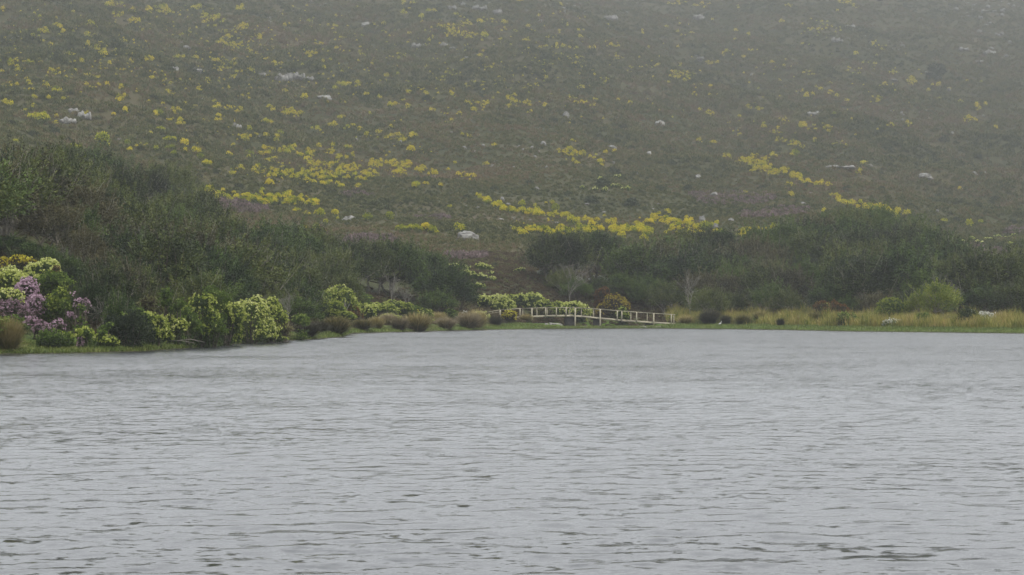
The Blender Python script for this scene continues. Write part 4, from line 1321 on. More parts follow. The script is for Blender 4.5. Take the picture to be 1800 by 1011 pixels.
# ------------------------------------------------------------------ yellow-flowering bushes on the slope
# px,row[,count[,width px[,rx,ry]]]
YB = """
57,206,1,20 75,213,1,24 100,209,1,10 100,219,1,11 183,252,1,30 133,262,1,17 27,250,1,13 222,255,1,15 228,266,1,13 240,258,1,9 257,256,3,10,8,3 275,262,1,14 265,236,1,11 282,229,1,15 298,247,1,19 299,260,1,15 307,272,1,16
327,255,1,18 325,267,1,11 345,267,1,17 354,277,1,13 362,288,2,18,5,4 400,273,1,13 410,256,3,9,8,4 440,271,1,15 438,278,1,12 425,246,5,11,16,3 438,230,1,13 385,213,2,11,5,3 315,218,3,12,7,3 274,202,2,12,5,3 295,308,1,14 308,301,1,11
410,305,3,11,9,4 424,297,2,11,8,3 343,338,5,14,8,5 365,338,9,14,14,6 390,343,8,13,14,7 412,347,8,13,12,7 440,350,12,13,16,9 470,350,12,14,16,9 500,350,14,14,18,10 530,353,11,14,16,8 553,357,6,14,8,5 462,338,2,16,3,3 510,340,2,14,5,2
455,300,9,12,14,6 485,305,12,12,20,8 515,308,12,12,18,7 545,305,14,12,20,8 575,310,14,12,20,8 610,305,12,12,18,8 640,312,9,12,14,6 560,290,10,11,16,6 590,292,9,11,16,6 620,295,9,11,14,6 655,305,8,11,12,7 535,275,9,12,14,8 500,268,8,12,10,6
466,269,9,12,14,7 437,240,8,10,16,4 475,283,8,10,12,5 515,262,6,12,10,6 545,268,7,11,10,6 575,270,5,11,10,5 600,278,6,11,12,5 660,290,10,11,14,6 690,290,10,11,14,6 715,290,10,11,12,6 740,298,9,11,12,6 760,305,7,11,8,5 700,304,6,13,10,4
477,325,1,17 547,320,4,12,12,3 575,323,5,14,12,3 600,326,3,14,8,2 627,327,3,13,6,3 728,328,2,15,6,3 752,323,3,11,6,3 775,328,1,11 565,377,1,20 590,377,1,15 594,386,1,9 573,392,1,14 648,384,1,17 685,383,1,17
556,406,1,20 536,403,1,14 568,407,1,9 518,371,3,13,6,3 543,376,3,10,8,2 465,400,1,14 705,404,1,17 720,404,1,17 735,403,1,19 750,402,1,20 760,405,1,16 767,410,1,12 808,404,1,19 665,236,1,11
612,260,3,12,6,3 561,257,2,14,3,3 582,258,2,12,4,3 725,265,1,16 618,274,2,10,4,2 830,312,3,11,10,4 815,308,4,11,10,4 800,290,1,10 786,300,1,9 855,290,1,11 790,365,2,10,4,2
855,353,5,13,9,4 872,362,5,13,8,3 890,368,6,13,9,3 908,371,7,13,9,3 928,373,7,13,10,3 948,376,6,13,9,3 919,361,1,14 941,365,1,9 975,368,1,17 964,357,4,10,9,2 972,378,5,12,8,3 992,379,4,12,7,3 908,405,2,16,6,3 917,411,1,17 843,346,3,12,5,4
1008,391,1,22 1039,396,1,18 1030,386,6,11,14,3 1048,387,4,12,8,2 1074,390,6,12,12,2 935,402,7,14,9,5 952,403,7,14,9,4 968,408,8,15,10,5 985,407,7,15,10,5 1003,409,7,15,9,5 1020,404,9,15,9,5 1036,404,8,15,9,5 1052,404,8,15,9,5 1080,405,9,14,10,4
1098,403,8,14,10,4 1115,404,7,14,10,4 1130,406,7,15,8,4 1140,409,4,14,6,3 1092,416,1,17 1130,422,1,16 1122,396,4,12,10,2 1140,391,2,17,6,3 1155,383,7,12,9,6 1170,388,9,13,12,7 1185,394,9,13,12,7 1205,392,9,12,12,6 1172,375,2,11,4,3 1207,384,1,12
1215,413,4,16,7,4 1232,410,5,13,8,4 1242,399,4,14,8,3 1255,393,3,14,6,3 1180,409,3,13,10,3 1220,400,6,12,12,4 1190,403,5,12,12,3 1261,409,4,12,10,3 1303,413,6,13,10,2 1314,405,5,10,12,3 1345,403,4,10,14,2 1355,397,2,10,5,2
990,268,6,9,12,5 1005,271,7,10,14,5 1022,271,6,9,10,4 1017,286,3,13,7,4 1003,282,3,10,6,2 1055,286,4,12,5,6 1042,276,3,9,6,3 1077,266,2,9,4,2 1009,247,2,9,4,2 1063,268,2,9,4,2
1277,275,5,10,5,4 1310,285,6,10,10,7 1325,285,9,10,12,9 1338,296,9,10,12,7 1345,283,7,10,10,6 1320,302,5,9,8,3 1230,248,5,9,5,4 1252,252,3,9,4,3
1300,287,5,10,8,4 1315,283,7,10,8,5 1333,291,8,11,10,6 1350,296,8,11,9,6 1362,304,8,11,9,5 1380,302,7,11,8,5 1395,310,8,11,8,5 1405,316,6,12,6,6 1420,320,6,11,9,3 1440,324,7,11,9,2 1455,325,4,11,6,3 1394,271,2,16,6,2 1357,275,5,10,10,5
1404,258,5,9,12,4 1517,288,3,12,5,2 1507,304,3,9,4,3 1512,301,1,10 1311,339,4,9,5,3 1386,327,6,9,12,4 1391,343,4,9,5,4 1330,275,3,8,6,3 1300,240,2,8,4,4
1467,346,5,11,9,6 1480,352,6,12,10,7 1494,359,7,12,9,5 1510,362,7,12,9,5 1526,364,8,13,9,5 1545,367,8,13,9,5 1560,371,7,13,9,4 1575,376,6,13,7,4 1592,377,4,12,5,2 1577,384,1,10 1685,335,1,10 1703,397,1,18 1724,393,1,13 1658,390,1,12 1447,370,3,10,6,3 1360,400,3,12,12,2
1430,248,3,8,7,4 1372,248,5,8,10,4 1395,255,6,8,12,5 1475,255,6,8,14,7 1430,230,4,8,10,4 1455,228,4,9,8,4 1440,222,4,8,12,4 1365,232,5,9,8,3 1565,222,4,10,9,3 1600,220,5,10,9,3 1750,227,1,11
1375,39,2,9,3,4 1388,10,4,8,7,3 1485,5,6,8,12,4 1472,20,1,9 1505,12,3,8,6,3 1440,50,18,7,40,16 1505,95,2,9,3,3 1550,88,1,8 1357,111,4,8,7,2 1379,120,1,8 1460,146,2,10,3,2 1442,158,4,10,5,3 1422,170,4,10,7,5 1410,160,2,9,4,2 1460,164,4,9,8,3 1472,169,4,9,5,3
1490,181,2,10,4,3 1466,203,1,13 1378,212,6,10,9,6 1412,222,7,10,9,4 1457,225,6,9,7,8 1552,150,4,9,6,5 1570,130,4,8,7,3 1545,176,5,9,9,4 1605,143,9,10,11,7 1645,150,5,10,9,4 1632,161,1,10 1669,160,1,9 1652,176,1,9 1690,180,4,9,6,3 1717,190,5,9,8,8 1700,210,9,10,12,6 1714,214,1,12 1732,186,2,9,4,3
1700,145,1,8 1725,145,1,7 1749,226,1,10 1363,233,6,10,12,4 1370,246,4,8,8,3 1430,247,2,9,4,2 1525,115,6,7,16,5 1500,125,6,7,16,6 1420,130,6,8,16,6 1540,80,5,7,16,4
915,3,3,9,5,2 987,8,2,8,4,2 949,28,2,8,3,2 990,38,3,8,4,4 998,47,1,8 1020,52,4,8,7,4 927,50,3,10,7,3 906,56,1,9 927,71,4,8,9,3 967,64,5,8,10,2 1022,66,2,9,4,3 955,83,4,8,8,2 975,83,5,9,9,3 995,83,6,9,9,3 1010,85,4,9,7,2 1040,85,4,8,6,3 1075,82,6,8,14,3
1067,75,2,8,5,2 1012,105,9,8,14,8 1018,117,7,8,12,6 985,97,3,8,8,2 1130,57,2,8,3,4 1170,48,1,8 1190,54,3,7,6,3 1214,60,2,9,2,2 1141,82,2,8,3,2 1190,84,1,8 1145,117,9,7,22,3 1188,133,10,9,12,6 1208,133,12,9,14,8 1150,140,4,8,5,3 1170,146,4,8,8,2 1203,144,2,9,3,2
1252,112,5,8,12,3 1277,94,4,8,8,4 1307,100,2,9,3,2 1195,115,3,8,7,3 1225,152,4,9,7,3 1250,155,2,9,3,3 1222,167,3,8,8,2 903,172,3,12,5,4 908,182,4,12,7,5 956,186,2,13,2,2 927,185,4,9,6,4 930,198,2,9,4,2 1005,174,6,9,9,3 1020,181,6,8,12,3 1042,186,4,9,6,2 1045,175,3,8,5,3
1087,176,2,9,3,2 1107,186,5,9,5,5 1060,209,2,9,4,3 1250,201,8,10,10,5 1301,211,3,11,3,4 1315,191,4,9,6,3 1335,193,4,8,6,2 1342,225,3,11,4,4 1228,193,2,9,2,3 1292,56,1,9 1317,62,2,8,5,2 1292,71,1,8 1300,12,3,8,6,3 1190,5,8,7,22,4 1325,90,3,8,9,2 958,135,6,8,2,8 1062,143,5,8,9,4 1020,155,4,8,7,3 1045,128,3,9,3,5 1005,262,3,9,7,2 925,160,4,8,7,4
940,150,4,7,12,5 1235,10,6,7,16,4 960,110,6,7,14,6 1085,100,5,7,16,5
712,6,2,10,4,2 727,7,2,11,4,2 720,17,1,9 710,24,2,10,4,3 741,31,1,14 742,41,1,10 755,20,2,10,4,2 767,20,2,11,4,1 800,27,1,10 845,41,1,13 865,37,1,10 885,38,3,12,6,3 628,15,1,9 853,66,1,14 881,72,2,10,2,4 755,74,1,10 785,48,8,9,15,5 815,45,10,9,15,6 800,60,12,9,18,9 825,62,8,8,12,7
720,61,1,10 542,39,1,11 504,45,4,11,7,4 636,65,1,9 562,79,3,10,7,2 592,85,2,9,4,2 548,97,7,9,12,7 580,107,1,11 567,110,1,10 570,122,1,11 487,112,7,9,9,5 531,116,1,10 598,125,2,9,4,3 662,110,7,9,10,3 640,98,5,8,12,5 700,100,7,8,16,6 845,99,3,10,5,3 752,118,4,8,5,3 795,130,10,8,14,7 780,140,7,8,16,5
685,135,8,8,14,7 605,149,6,11,12,3 590,157,1,12 628,150,4,10,6,5 641,166,3,12,5,3 667,170,3,10,5,3 683,186,1,13 692,184,2,12,3,2 717,190,3,10,5,3 716,164,3,10,5,3 750,168,3,11,5,3 760,196,3,10,4,2 795,166,4,9,6,5 831,193,2,14,3,2 848,184,6,10,10,3 890,188,4,9,7,4 895,176,6,9,9,4 825,182,4,9,6,3
536,176,1,17 502,163,1,11 475,192,7,10,12,5 505,197,9,11,12,5 520,204,8,10,11,5 472,216,4,12,7,4 490,240,3,13,5,4 468,240,1,12 482,247,3,11,5,2 555,227,4,10,8,2 600,210,2,11,3,2 585,221,4,12,8,3 617,224,3,12,6,2 632,228,2,10,4,2 688,224,3,13,3,3 645,240,4,10,6,4 690,243,9,11,16,5 725,240,4,12,5,4 710,247,5,10,12,3
455,66,3,11,4,4 472,85,6,8,9,4 470,103,5,8,14,5 455,98,4,8,9,5 652,201,1,9 807,200,1,10 600,60,5,7,20,8 665,45,4,7,14,5 690,60,4,7,12,6 575,50,5,8,16,6 730,150,6,7,20,6 835,150,7,7,20,8 880,150,7,7,15,8 860,120,6,7,16,6 700,215,3,8,8,3 790,215,4,9,10,4 820,240,3,9,8,3 870,255,2,9,6,3
6,19,2,11,4,2 73,32,4,10,7,4 80,55,7,12,8,4 100,48,5,11,6,3 110,57,2,11,3,2 58,69,1,12 75,72,2,9,3,2 90,82,3,12,5,2 156,66,4,11,5,4 155,78,3,9,5,3 175,85,12,9,14,9 122,98,5,10,8,3 145,107,3,11,5,3 22,112,5,14,7,4 30,122,4,11,5,3 52,112,3,12,6,3 70,111,3,10,4,3 5,128,2,13,3,2 95,127,7,11,11,4 132,128,1,10
122,139,4,10,7,2 52,145,3,12,3,5 55,160,2,12,3,2 15,150,5,11,8,4 28,151,3,11,4,2 82,151,4,10,6,3 97,160,3,13,6,2 105,162,1,12 62,171,2,12,4,2 86,174,2,13,3,2 10,182,3,12,6,2 22,187,2,13,4,1 58,188,2,11,3,2 112,175,2,11,2,2 45,197,1,9 197,8,8,12,11,5 215,10,3,10,4,2 283,14,6,12,12,4 290,20,7,12,11,4 207,27,6,9,11,3
160,41,4,11,7,3 141,47,2,10,4,2 126,24,1,11 235,38,7,10,9,5 217,73,4,10,8,2 180,96,5,12,8,4 200,95,4,9,7,3 193,116,1,12 217,124,2,10,4,2 262,105,5,11,8,3 315,103,5,13,7,3 340,105,4,11,7,3 272,137,6,10,9,7 155,135,4,11,7,3 170,135,3,10,5,3 152,149,2,11,3,2 172,152,3,11,5,3 187,150,1,11 212,155,3,11,4,3 216,172,5,13,7,3 208,177,3,11,4,2
302,165,8,9,12,6 286,183,1,9 262,182,2,10,2,1 273,201,3,14,6,2 219,198,1,13 200,205,1,11 308,198,7,10,8,5 318,217,6,12,7,4 300,212,3,10,6,2 400,193,5,12,8,4 408,190,3,12,4,2 420,196,3,11,3,3 377,191,4,11,8,2 385,208,2,14,5,3 360,212,3,11,6,2 325,185,2,10,3,2 402,156,2,13,2,2 363,145,6,11,7,5 380,108,9,9,16,7 405,112,9,9,14,6 388,122,6,9,14,5
425,127,7,9,12,5 410,137,4,10,6,4 440,122,4,9,8,5 375,38,11,11,18,9 365,30,5,12,12,5 425,50,9,11,12,5 422,15,5,13,8,5 400,60,7,8,14,8 395,75,12,8,18,8 420,80,10,8,16,8 440,90,7,8,12,6 450,70,5,8,8,8 345,15,4,12,7,3 360,75,5,8,12,6 235,20,4,9,12,5 262,20,4,11,6,4 330,60,4,8,16,6 250,60,3,8,14,5
350,160,3,10,9,3 340,190,4,9,12,4 370,180,3,9,8,3 430,170,4,10,12,5 450,150,5,8,14,8 290,150,3,9,10,5 240,160,2,9,6,3 130,182,1,8 150,200,2,8,6,3
"""
rr = np.random.default_rng(77)
bushes = []
for tok in YB.split():
    f = [float(q) for q in tok.split(',')] + [None] * 3
    px, row, n = f[0], f[1], int(f[2])
    n = int(n * 1.9) if n >= 4 else (n + 1 if n > 1 else 1)
    s = f[3]; rx, ry = (f[4], f[5]) if f[4] is not None else (0, 0)
    for k in range(n):
        if n == 1: a, b = px, row
        else:
            th, q = rr.random() * 6.28, rr.random() ** .55
            a, b = px + rx * q * math.cos(th) * 1.05, row + ry * q * math.sin(th) * 1.05
        p = hit(a, b + s * .3, 20)
        w = s * (1 if n == 1 else .5 + .55 * rr.random()) / F * p[1]
        bushes.append((w / p[1], a, b, p, w))
for x, y, rx, ry, n in [(110, 90, 120, 90, 190), (330, 90, 120, 80, 260), (560, 100, 140, 90, 190), (800, 120, 160, 90, 220), (1000, 120, 120, 100, 70), (600, 270, 160, 40, 60), (1250, 130, 140, 110, 60), (1480, 160, 170, 90, 70), (1060, 396, 170, 14, 50), (560, 305, 160, 22, 80), (330, 230, 120, 40, 20)]:
    for _ in range(n):      # the faint small ones in between
        th, q = rr.random() * 6.28, rr.random() ** .5
        a, b = x + rx * q * math.cos(th), y + ry * q * math.sin(th)
        p = hit(a, b, 25); w = (3.5 + 3.5 * rr.random()) / F * p[1]
        bushes.append((w / p[1], a, b, p, w))
bushes.sort(key=lambda c: -c[0])

def yb_geo(seed, nh, nl, hs, big):
    """unit bush: width 1, height about .75, domed and lumpy"""
    r = np.random.default_rng(seed)
    hd, lf = Geo(), Geo()
    lob = np.stack([.17 * r.normal(size=5), .12 * r.normal(size=5), .30 + .08 * r.normal(size=5)], 1)
    lr = .23 + .09 * r.random(5)
    i = r.integers(5, size=nh)
    d = rdir(nh, r); d[:, 2] = np.abs(d[:, 2]) * 1.1 + .05; d = unit(d)
    P = lob[i] + d * lr[i][:, None] * [1.15, 1, 1.05]
    k = 4 if big else 2
    Pk = np.repeat(P, k, 0) + hs * .25 * r.normal(size=(nh * k, 3))
    D = unit(np.repeat(d, k, 0) * .5 + [0, 0, .3] + .8 * rdir(nh * k, r))
    hd.add(leaves(Pk, D, hs * (.7 + .6 * r.random(nh * k)), hs * .75, r), 0, np.clip(np.repeat(.5 + .22 * r.normal(size=nh), k) + .1 * r.normal(size=nh * k), 0, 1))
    j = r.integers(5, size=nl)
    P = lob[j] + rdir(nl, r) * lr[j][:, None] * .95
    P[:, 2] = np.abs(P[:, 2]) * .7
    lf.add(leaves(P, rdir(nl, r), hs * 1.6, hs * .8, r), 1, np.clip(.4 + .2 * r.normal(size=nl), 0, 1))
    return hd, lf
BIG = []
for s in range(6):
    hd, lf = yb_geo(200 + s, 150, 170, .085, True)
    BIG.append((hd.mesh('flower_heads', [M['yel']]), mesh('leaves', np.concatenate(lf.V), np.concatenate(lf.F), [M['yelleaf']], None, np.concatenate(lf.t))))
ONE = []
for s in range(5):
    hd, lf = yb_geo(300 + s, 90, 90, .11, False)
    hd.add((lf.V[0], lf.F[0]), 1, lf.t[0])
    ONE.append(hd)
ONEM = [g.mesh('bush', [M['yel'], M['yelleaf']]) for g in ONE]

UNIQ = {(183, 252): 'widest yellow-flowering bush standing alone above the top of the left wood', (75, 213): 'large golden half of the double yellow bush at the upper left',
        (57, 206): 'large greener half of the double yellow bush at the upper left', (133, 262): 'yellow bush just peeping over the crest of the left wood',
        (565, 377): 'wide yellow bush left of the slanting white rock', (590, 377): 'rounder yellow bush closest left of the slanting white rock',
        (573, 392): 'small golden bush below the slanting white rock', (648, 384): 'lone round yellow bush right of the slanting white rock',
        (685, 383): 'lone dome-shaped yellow bush, second right of the slanting white rock', (556, 406): 'yellow bush right at the upper edge of the left wood',
        (536, 403): 'orange-yellow bush at the upper edge of the left wood', (808, 404): 'yellow bush leaning over the large grey boulder',
        (767, 410): 'small yellow bush at the lower right end of the short golden row', (705, 404): 'leftmost yellow bush of the short golden row left of the boulder',
        (720, 404): 'second yellow bush of the short golden row left of the boulder', (735, 403): 'middle yellow bush of the short golden row left of the boulder',
        (750, 402): 'broad golden bush right of the middle in the short golden row', (760, 405): 'golden bush ending the short row on the right',
        (1008, 391): 'largest yellow-green bush above the long yellow band', (1039, 396): 'rounded yellow-green bush right of the largest one above the long band',
        (917, 411): 'round yellow bush hanging below the left tip of the long yellow band', (1092, 416): 'lone yellow bush just over the greyish clump',
        (1130, 422): 'orange-tinged yellow bush low between the greyish clump and the right wood', (975, 368): 'round yellow bush above the right end of the slanting line',
        (1703, 397): 'wide yellow-green bush right of the hazy dome', (1724, 393): 'smaller round yellow bush farthest right by the dome', (536, 176): 'round yellow bush under the white rock outcrop',
        (362, 288): 'tall yellow bush', (477, 325): 'yellow bush alone below the dense yellow field', (725, 265): 'yellow bush alone above the right end of the dense field',
        (295, 308): 'dim yellow bush on the shoulder of the left wood', (1466, 203): 'bright round yellow bush highest on the right slope', (222, 255): 'yellow bush just right of the widest lone bush',
        (1394, 271): 'flat wide yellow bush above the hazy dome line'}
UNIQ.pop((362, 288)); UNIQ.pop((1394, 271))

def yzone(x, y):
    if y > 330 and x < 335: return 'on the shoulder of the left wood'
    if y > 328 and x < 600: return 'in the dense golden strip right above the left wood'
    if 255 < y <= 328 and 440 <= x < 780: return 'in the broad dense yellow field in mid slope'
    if x < 380 and y > 225: return 'scattered on the brown slope above the left wood'
    if 335 < y < 385 and 830 < x < 1000: return 'in the slanting line running down to the long yellow band'
    if y >= 380 and 900 <= x < 1150: return 'in the long bright yellow band above the bridge'
    if y >= 370 and 1150 <= x < 1380: return 'in the loose right end of the long yellow band'
    if 265 < y < 335 and 1280 < x < 1470: return 'in the zigzag yellow streak on the right slope'
    if y > 335 and x > 1400: return 'in the yellow line crowning the hazy dome'
    if 262 < y < 300 and 960 < x < 1080: return 'in the small yellow patch in the centre of the slope'
    if y < 110: r = 'high on the misty '
    elif y < 200: r = 'on the upper '
    else: r = 'on the middle '
    c = 'far left' if x < 220 else 'left' if x < 450 else 'centre left' if x < 700 else 'centre' if x < 1000 else 'centre right' if x < 1250 else 'right' if x < 1500 else 'far right'
    return r + c + ' of the slope'
NB = 295
rest = Geo()
placed = 0
for i, (a_, x, y, p, w) in enumerate(bushes):
    key = (int(round(x)), int(round(y)))
    sc3 = (w, w * .9, w * (1.05 + .35 * rr.random()))
    rz = rr.random() * 6.28
    if placed < NB:
        placed += 1
        lab = UNIQ.get(key)
        zl = 'yellow-flowering round bush ' + yzone(x, y)
        if placed < 140:
            o = empty('yellow_bush', tuple(p - [0, 0, .05]), rz, sc3)
            h_, l_ = BIG[i % 6]
            link('flower_heads', h_, o); link('leaves', l_, o)
        else:
            o = link('yellow_bush', ONEM[i % 5]); o.location = tuple(p - [0, 0, .05]); o.scale = sc3; o.rotation_euler = (0, 0, rz)
        tag(o, lab or zl, 'bush', 'yellow-flowering bushes ' + yzone(x, y) if not lab else 'single yellow-flowering bushes on the slope')
    else:
        g = ONE[i % 5]
        c_, s_ = math.cos(rz), math.sin(rz)
        Rz = np.array([[c_, s_, 0], [-s_, c_, 0], [0, 0, 1]])
        off = .25 * rr.normal()
        for q in range(2):
            rest.add(((g.V[q] * sc3) @ Rz + p, g.F[q]), q, np.clip(g.t[q] + off, 0, 1))
o = link('yellow_bushes', mesh('yellow_bushes', np.concatenate(rest.V), np.concatenate(rest.F), [M['yel'], M['yelleaf']], np.concatenate(rest.mi), np.concatenate(rest.t)))
tag(o, 'hundreds of smaller yellow-flowering bushes dotted over the misty slope', 'bushes', kind='stuff')
print('yellow', len(bushes))

# ------------------------------------------------------------------ rocks
def rockmesh(seed, sub=2):
    r = np.random.default_rng(seed)
    V, Fq = ico(sub)
    for _ in range(9):          # planar breaks
        n = rdir(1, r)[0]; d = .55 + .3 * r.random()
        q = V @ n
        V = V - np.clip(q - d, 0, 9)[:, None] * n
    V = V + .085 * r.normal(size=V.shape)
    return mesh('rock', V, Fq, [M['rock']])
RK = [rockmesh(400 + i) for i in range(7)]

def crag_mesh(seed, n=7):
    """broken outcrop: several blocks"""
    r = np.random.default_rng(seed)
    g = Geo()
    for i in range(n):
        V, Fq = ico(1)
        for _ in range(6):
            nn = rdir(1, r)[0]; d = .5 + .3 * r.random(); q = V @ nn
            V = V - np.clip(q - d, 0, 9)[:, None] * nn
        s = .25 + .3 * r.random()
        g.add((V * [s * 1.1, s, s * (.6 + .7 * r.random())] + [(i / (n - 1) - .5) * 1.7, .3 * r.normal(), .1], Fq), 0, .5)
    return g.mesh('rock', [M['rock']])
CR = [crag_mesh(430 + i) for i in range(4)]

def rock(x, y, w, h, label, group=None, crag=False, i=0, tilt=0):
    p = hit(x, y + h * .5, 25)
    W_, H_ = w / F * p[1], h / F * p[1]
    o = link('rock', (CR[i % 4] if crag else RK[i % 7]))
    o.location = tuple(p + [0, 0, H_ * .2])
    o.scale = (W_ / (2.2 if crag else 1.75), W_ / 2.4, H_ / (.8 if crag else 1.35))
    o.rotation_euler = (0, tilt, 0 if crag else (i * .9 if w < 20 else .2))
    return tag(o, label, 'rock', group)
NR = [(820, 413, 38, 17, 'large grey-white boulder with a ridged face under a yellow bush'), (612, 383, 22, 8, 'slanting white rock between the lone yellow bushes'), (646, 44, 20, 10, 'white block-shaped rock high in the mist left of centre'),
      (328, 84, 15, 10, 'white rock on the upper left slope'), (318, 77, 10, 7, 'grey rock just behind the white rock on the upper left slope'), (1228, 30, 20, 12, 'ribbed pale rock high in the mist right of centre'),
      (1232, 103, 13, 10, 'round white rock with yellow bushes on its right'), (994, 201, 11, 11, 'white upright rock below the centre of the slope'), (1160, 217, 18, 9, 'low white rock with a tail on the mid right slope'),
      (955, 253, 12, 9, 'white rock leftmost of the mid slope boulders'), (1075, 259, 17, 10, 'broad pale boulder right of the small yellow patch'), (1140, 271, 16, 9, 'dull grey boulder on the green part of mid slope'),
      (1227, 311, 12, 9, 'bright white rock left of the mauve heath'), (1234, 384, 12, 19, 'tall grey-white standing rock above the right end of the long band'), (1257, 397, 10, 9, 'pale rock beside the last bushes of the long yellow band'),
      (1285, 386, 11, 7, 'small pale rock right of the tall standing rock'), (1627, 311, 24, 11, 'wide white boulder on the right slope'), (1713, 305, 9, 10, 'pale rock left of the dark bush pair on the right slope'),
      (1731, 306, 9, 9, 'pale rock right of the dark bush on the right slope'), (1725, 320, 9, 8, 'pale yellowish rock under the dark bush on the right slope'), (1427, 339, 11, 6, 'white rock under the zigzag yellow streak'),
      (1411, 358, 9, 6, 'small white rock over the hazy dome'), (1674, 234, 6, 6, 'tiny bright white rock far right in mid slope'), (1647, 371, 8, 4, 'small pale rock right of the hazy dome'), (1570, 141, 14, 4, 'thin flat white rock in the mist on the right'),
      (1668, 158, 9, 8, 'pale rock at the right end of the upper yellow patch'), (1585, 199, 7, 6, 'bright white stone in the grey stones of the right slope'), (820, 101, 8, 6, 'small white rock in the upper centre'),
      (575, 173, 14, 6, 'flat pale rock below the outcrop'), (866, 293, 8, 6, 'pale rock at the left of the centre slope'), (883, 350, 9, 9, 'grey rock on top of the slanting yellow line'), (893, 359, 9, 6, 'white rock inside the slanting yellow line'),
      (1255, 342, 18, 9, 'pinkish grey rock above the mauve heath'), (1062, 373, 9, 5, 'pale rock over the right half of the long band'), (1032, 359, 9, 5, 'grey flat rock left of centre above the long band'), (943, 332, 8, 6, 'grey rock above the slanting line')]
for i, (x, y, w, h, l) in enumerate(NR):
    rock(x, y, w, h, l, i=i, tilt=-.25 if x in (612,) else (.15 if x == 820 else 0))
for i, (x, y, w, h, l) in enumerate([(495, 137, 22, 14, 'left blocks of the white rock outcrop on the upper slope'), (508, 134, 14, 17, 'upright slab in the left half of the white outcrop'), (527, 134, 20, 15, 'main pale block of the white outcrop'),
        (545, 138, 14, 9, 'right low block of the white outcrop'), (488, 149, 7, 8, 'small stone fallen below the white outcrop'), (462, 131, 12, 8, 'pale rock left of the white outcrop'), (150, 202, 22, 16, 'broken pale outcrop above the left slope bushes'),
        (130, 194, 18, 10, 'pale stones left of the broken outcrop'), (120, 214, 26, 12, 'mauve-grey stones right of the double yellow bush'), (1075, 31, 24, 13, 'pale broken rocks high in the mist at centre right'), (845, 14, 24, 12, 'pale rock group at the top centre'),
        (795, 13, 16, 9, 'pale rock at the top left of centre'), (815, 8, 10, 10, 'upright pale rock at the top centre'), (875, 20, 16, 12, 'pinkish pale rock at the top centre'), (732, 80, 14, 10, 'pale rock cluster in the upper middle'), (742, 82, 8, 7, 'smaller stone right of the upper middle cluster'),
        (781, 79, 14, 10, 'pale upright stones right of the upper middle cluster'), (795, 85, 10, 7, 'white round stone beside the pale upright stones'), (1480, 294, 46, 7, 'long low pale ledge right of the zigzag streak'), (1520, 291, 30, 6, 'right end of the long low ledge'),
        (345, 125, 20, 7, 'white scattered outcrop on the left slope'), (307, 122, 16, 14, 'grey scattered outcrop on the left slope'), (1470, 70, 14, 9, 'pale rock in the mist of the upper right'), (1495, 46, 18, 7, 'grey flat rock in the mist of the upper right'),
        (1740, 92, 22, 10, 'slanting pale rock in the right corner stones'), (1722, 108, 16, 7, 'flat pale rock low in the right corner stones'), (1695, 86, 16, 8, 'pale rock left in the right corner stones'), (1430, 200, 24, 10, 'grey stones left of the bright round bush'),
        (415, 222, 18, 12, 'pale stones above the left yellow clusters'), (570, 170, 24, 9, 'pale stones under the white outcrop')]):
    rock(x, y, w, h, l, crag=True, i=i)
RS = [(1700, 20, 30, 20, 24, 9), (1745, 40, 40, 25, 26, 9), (1765, 15, 30, 14, 16, 9), (1760, 80, 35, 25, 16, 8), (1600, 200, 45, 14, 18, 8), (1650, 205, 30, 8, 8, 8), (1500, 65, 40, 15, 14, 8), (1560, 80, 40, 15, 12, 8), (1430, 195, 25, 8, 10, 8), (1510, 180, 20, 10, 8, 7),
      (1730, 205, 25, 6, 6, 8), (1370, 190, 25, 8, 7, 8), (1000, 20, 60, 14, 18, 8), (950, 25, 30, 14, 10, 8), (1100, 20, 30, 10, 8, 8), (860, 15, 45, 12, 10, 9), (930, 190, 30, 8, 8, 7), (935, 262, 25, 16, 12, 9), (900, 285, 40, 12, 10, 8), (960, 290, 20, 8, 6, 9),
      (1150, 362, 14, 6, 7, 7), (900, 388, 40, 5, 9, 9), (970, 392, 25, 5, 7, 8), (640, 240, 30, 14, 8, 8), (620, 262, 20, 6, 4, 8), (780, 235, 30, 10, 8, 7), (820, 262, 40, 12, 10, 9), (700, 250, 25, 10, 5, 8), (480, 235, 30, 12, 8, 8), (350, 122, 30, 10, 10, 7),
      (290, 75, 25, 8, 8, 7), (250, 110, 30, 20, 8, 8), (240, 155, 20, 10, 5, 8), (380, 178, 30, 8, 8, 7), (470, 20, 40, 14, 8, 8), (560, 8, 40, 6, 8, 8), (455, 35, 30, 12, 7, 8), (30, 70, 20, 8, 4, 9), (170, 195, 10, 8, 4, 7), (210, 245, 8, 4, 3, 8), (18, 225, 8, 4, 2, 8),
      (640, 350, 8, 3, 2, 8), (770, 384, 4, 2, 1, 8), (830, 364, 16, 5, 6, 8), (535, 368, 12, 3, 3, 8), (1330, 120, 30, 15, 6, 8), (1215, 100, 16, 6, 4, 7), (1060, 60, 50, 10, 9, 7), (1120, 70, 40, 10, 6, 7), (1130, 300, 60, 30, 6, 7), (1640, 20, 30, 14, 6, 7), (1600, 130, 60, 14, 5, 7)]
small = Geo(); k = 0
cand = []
for x, y, rx, ry, n, s in RS:
    for _ in range(n):
        th, q = rr.random() * 6.28, rr.random() ** .5
        cand.append((s * (.35 + .7 * rr.random() ** 2), x + rx * q * math.cos(th), y + ry * q * math.sin(th)))
cand.sort(reverse=True)
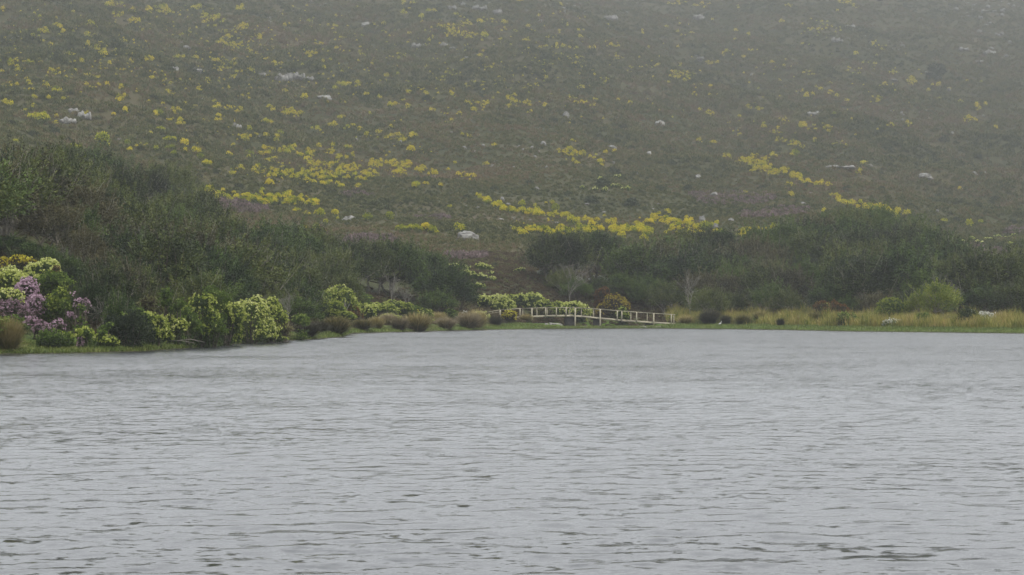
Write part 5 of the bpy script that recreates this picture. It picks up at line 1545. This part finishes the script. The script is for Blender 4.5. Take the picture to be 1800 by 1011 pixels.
def rz_zone(x, y):
    return ('in the stony far right corner of the misty slope' if x > 1600 and y < 120 else 'on the right slope' if x > 1350 else 'high up in the mist at the centre' if y < 110 and x > 800 else 'high on the left slope' if y < 150 and x < 600 else
            ('in the left middle of the slope' if x < 560 else 'in the middle of the slope above the yellow field' if x < 790 else 'beside the white mid slope boulders' if x < 990 else 'in the right middle of the slope') if y < 340 else 'low on the slope among the yellow bands')
for s, x, y in cand:
    if k < 190:
        rock(x, y, s, s * .65, 'small pale stone ' + rz_zone(x, y), 'small stones ' + rz_zone(x, y), i=k)
    else:
        p = hit(x, y, 25); w = s / F * p[1]
        V, Fq = ico(1)
        small.add((V * [w * .5, w * .45, w * .3] * (.8 + .35 * rr.random((len(V), 1))) + p, Fq), 0, .5)
    k += 1
if small.V:
    tag(link('small_stones', small.mesh('small_stones', [M['rock']])), 'smallest pale stones scattered over the slope', 'stones', kind='stuff')

# ------------------------------------------------------------------ dark round shrubs between the yellow ones
DS = [(163, 237, 14), (270, 171, 18), (93, 227, 26), (307, 262, 12), (640, 175, 22), (750, 172, 20), (850, 170, 18), (1005, 214, 16), (1042, 214, 14), (975, 212, 14), (1095, 222, 20), (1135, 228, 12), (1262, 150, 12), (1308, 150, 10), (960, 100, 26),
      (1645, 120, 36), (1640, 132, 30), (1660, 245, 22), (1720, 275, 16), (1725, 306, 14), (590, 352, 12), (548, 369, 9), (636, 364, 10), (670, 350, 12), (785, 404, 11), (842, 405, 18), (610, 394, 12), (703, 345, 9), (870, 465, 14), (1410, 345, 12),
      (1440, 280, 18), (1500, 240, 18), (1560, 260, 24), (1600, 360, 16), (1650, 345, 20), (1550, 330, 14), (1750, 350, 22), (1780, 390, 18), (1720, 360, 14), (1680, 385, 18), (1110, 260, 16), (1180, 285, 18), (1210, 330, 20), (1160, 330, 22), (1040, 350, 26),
      (1110, 355, 30), (1000, 340, 16), (930, 320, 18), (870, 330, 20), (820, 345, 14), (750, 350, 12), (680, 330, 12), (380, 300, 16), (350, 310, 14), (420, 325, 18), (230, 285, 18), (205, 240, 14), (120, 245, 16), (60, 235, 22), (20, 215, 18), (340, 235, 16), (1490, 330, 20), (1340, 330, 20), (1060, 320, 30), (1080, 300, 24)]
r0 = np.random.default_rng(8)
DM = []
for s in range(3):
    r = np.random.default_rng(500 + s); n = 420
    d = rdir(n, r); d[:, 2] = np.abs(d[:, 2])
    V, Fq = leaves(d * [.5, .45, .6] * (r.random(n) ** .35)[:, None], unit(d + rdir(n, r)), .13, .06, r)
    DM.append(mesh('dark_shrub', V, Fq, [M['darkshrub']], None, np.clip(.5 + .25 * r.normal(size=n), 0, 1)))
for i, (x, y, w) in enumerate(DS):
    p = hit(x, y + w * .3, 22); W_ = w / F * p[1]
    o = link('dark_shrub', DM[i % 3]); o.location = tuple(p - [0, 0, .05]); o.scale = (W_, W_, W_ * (.8 + .2 * r0.random())); o.rotation_euler = (0, 0, i)
    z = yzone(x, y) if x != 163 else 'alone above the left wood crest'
    tag(o, 'dark green rounded shrub without flowers ' + z, 'shrub', 'dark shrubs ' + z)
print('objects', len(bpy.data.objects), 'tris', sum(len(m.loops) - 2 * len(m.polygons) for m in bpy.data.meshes))
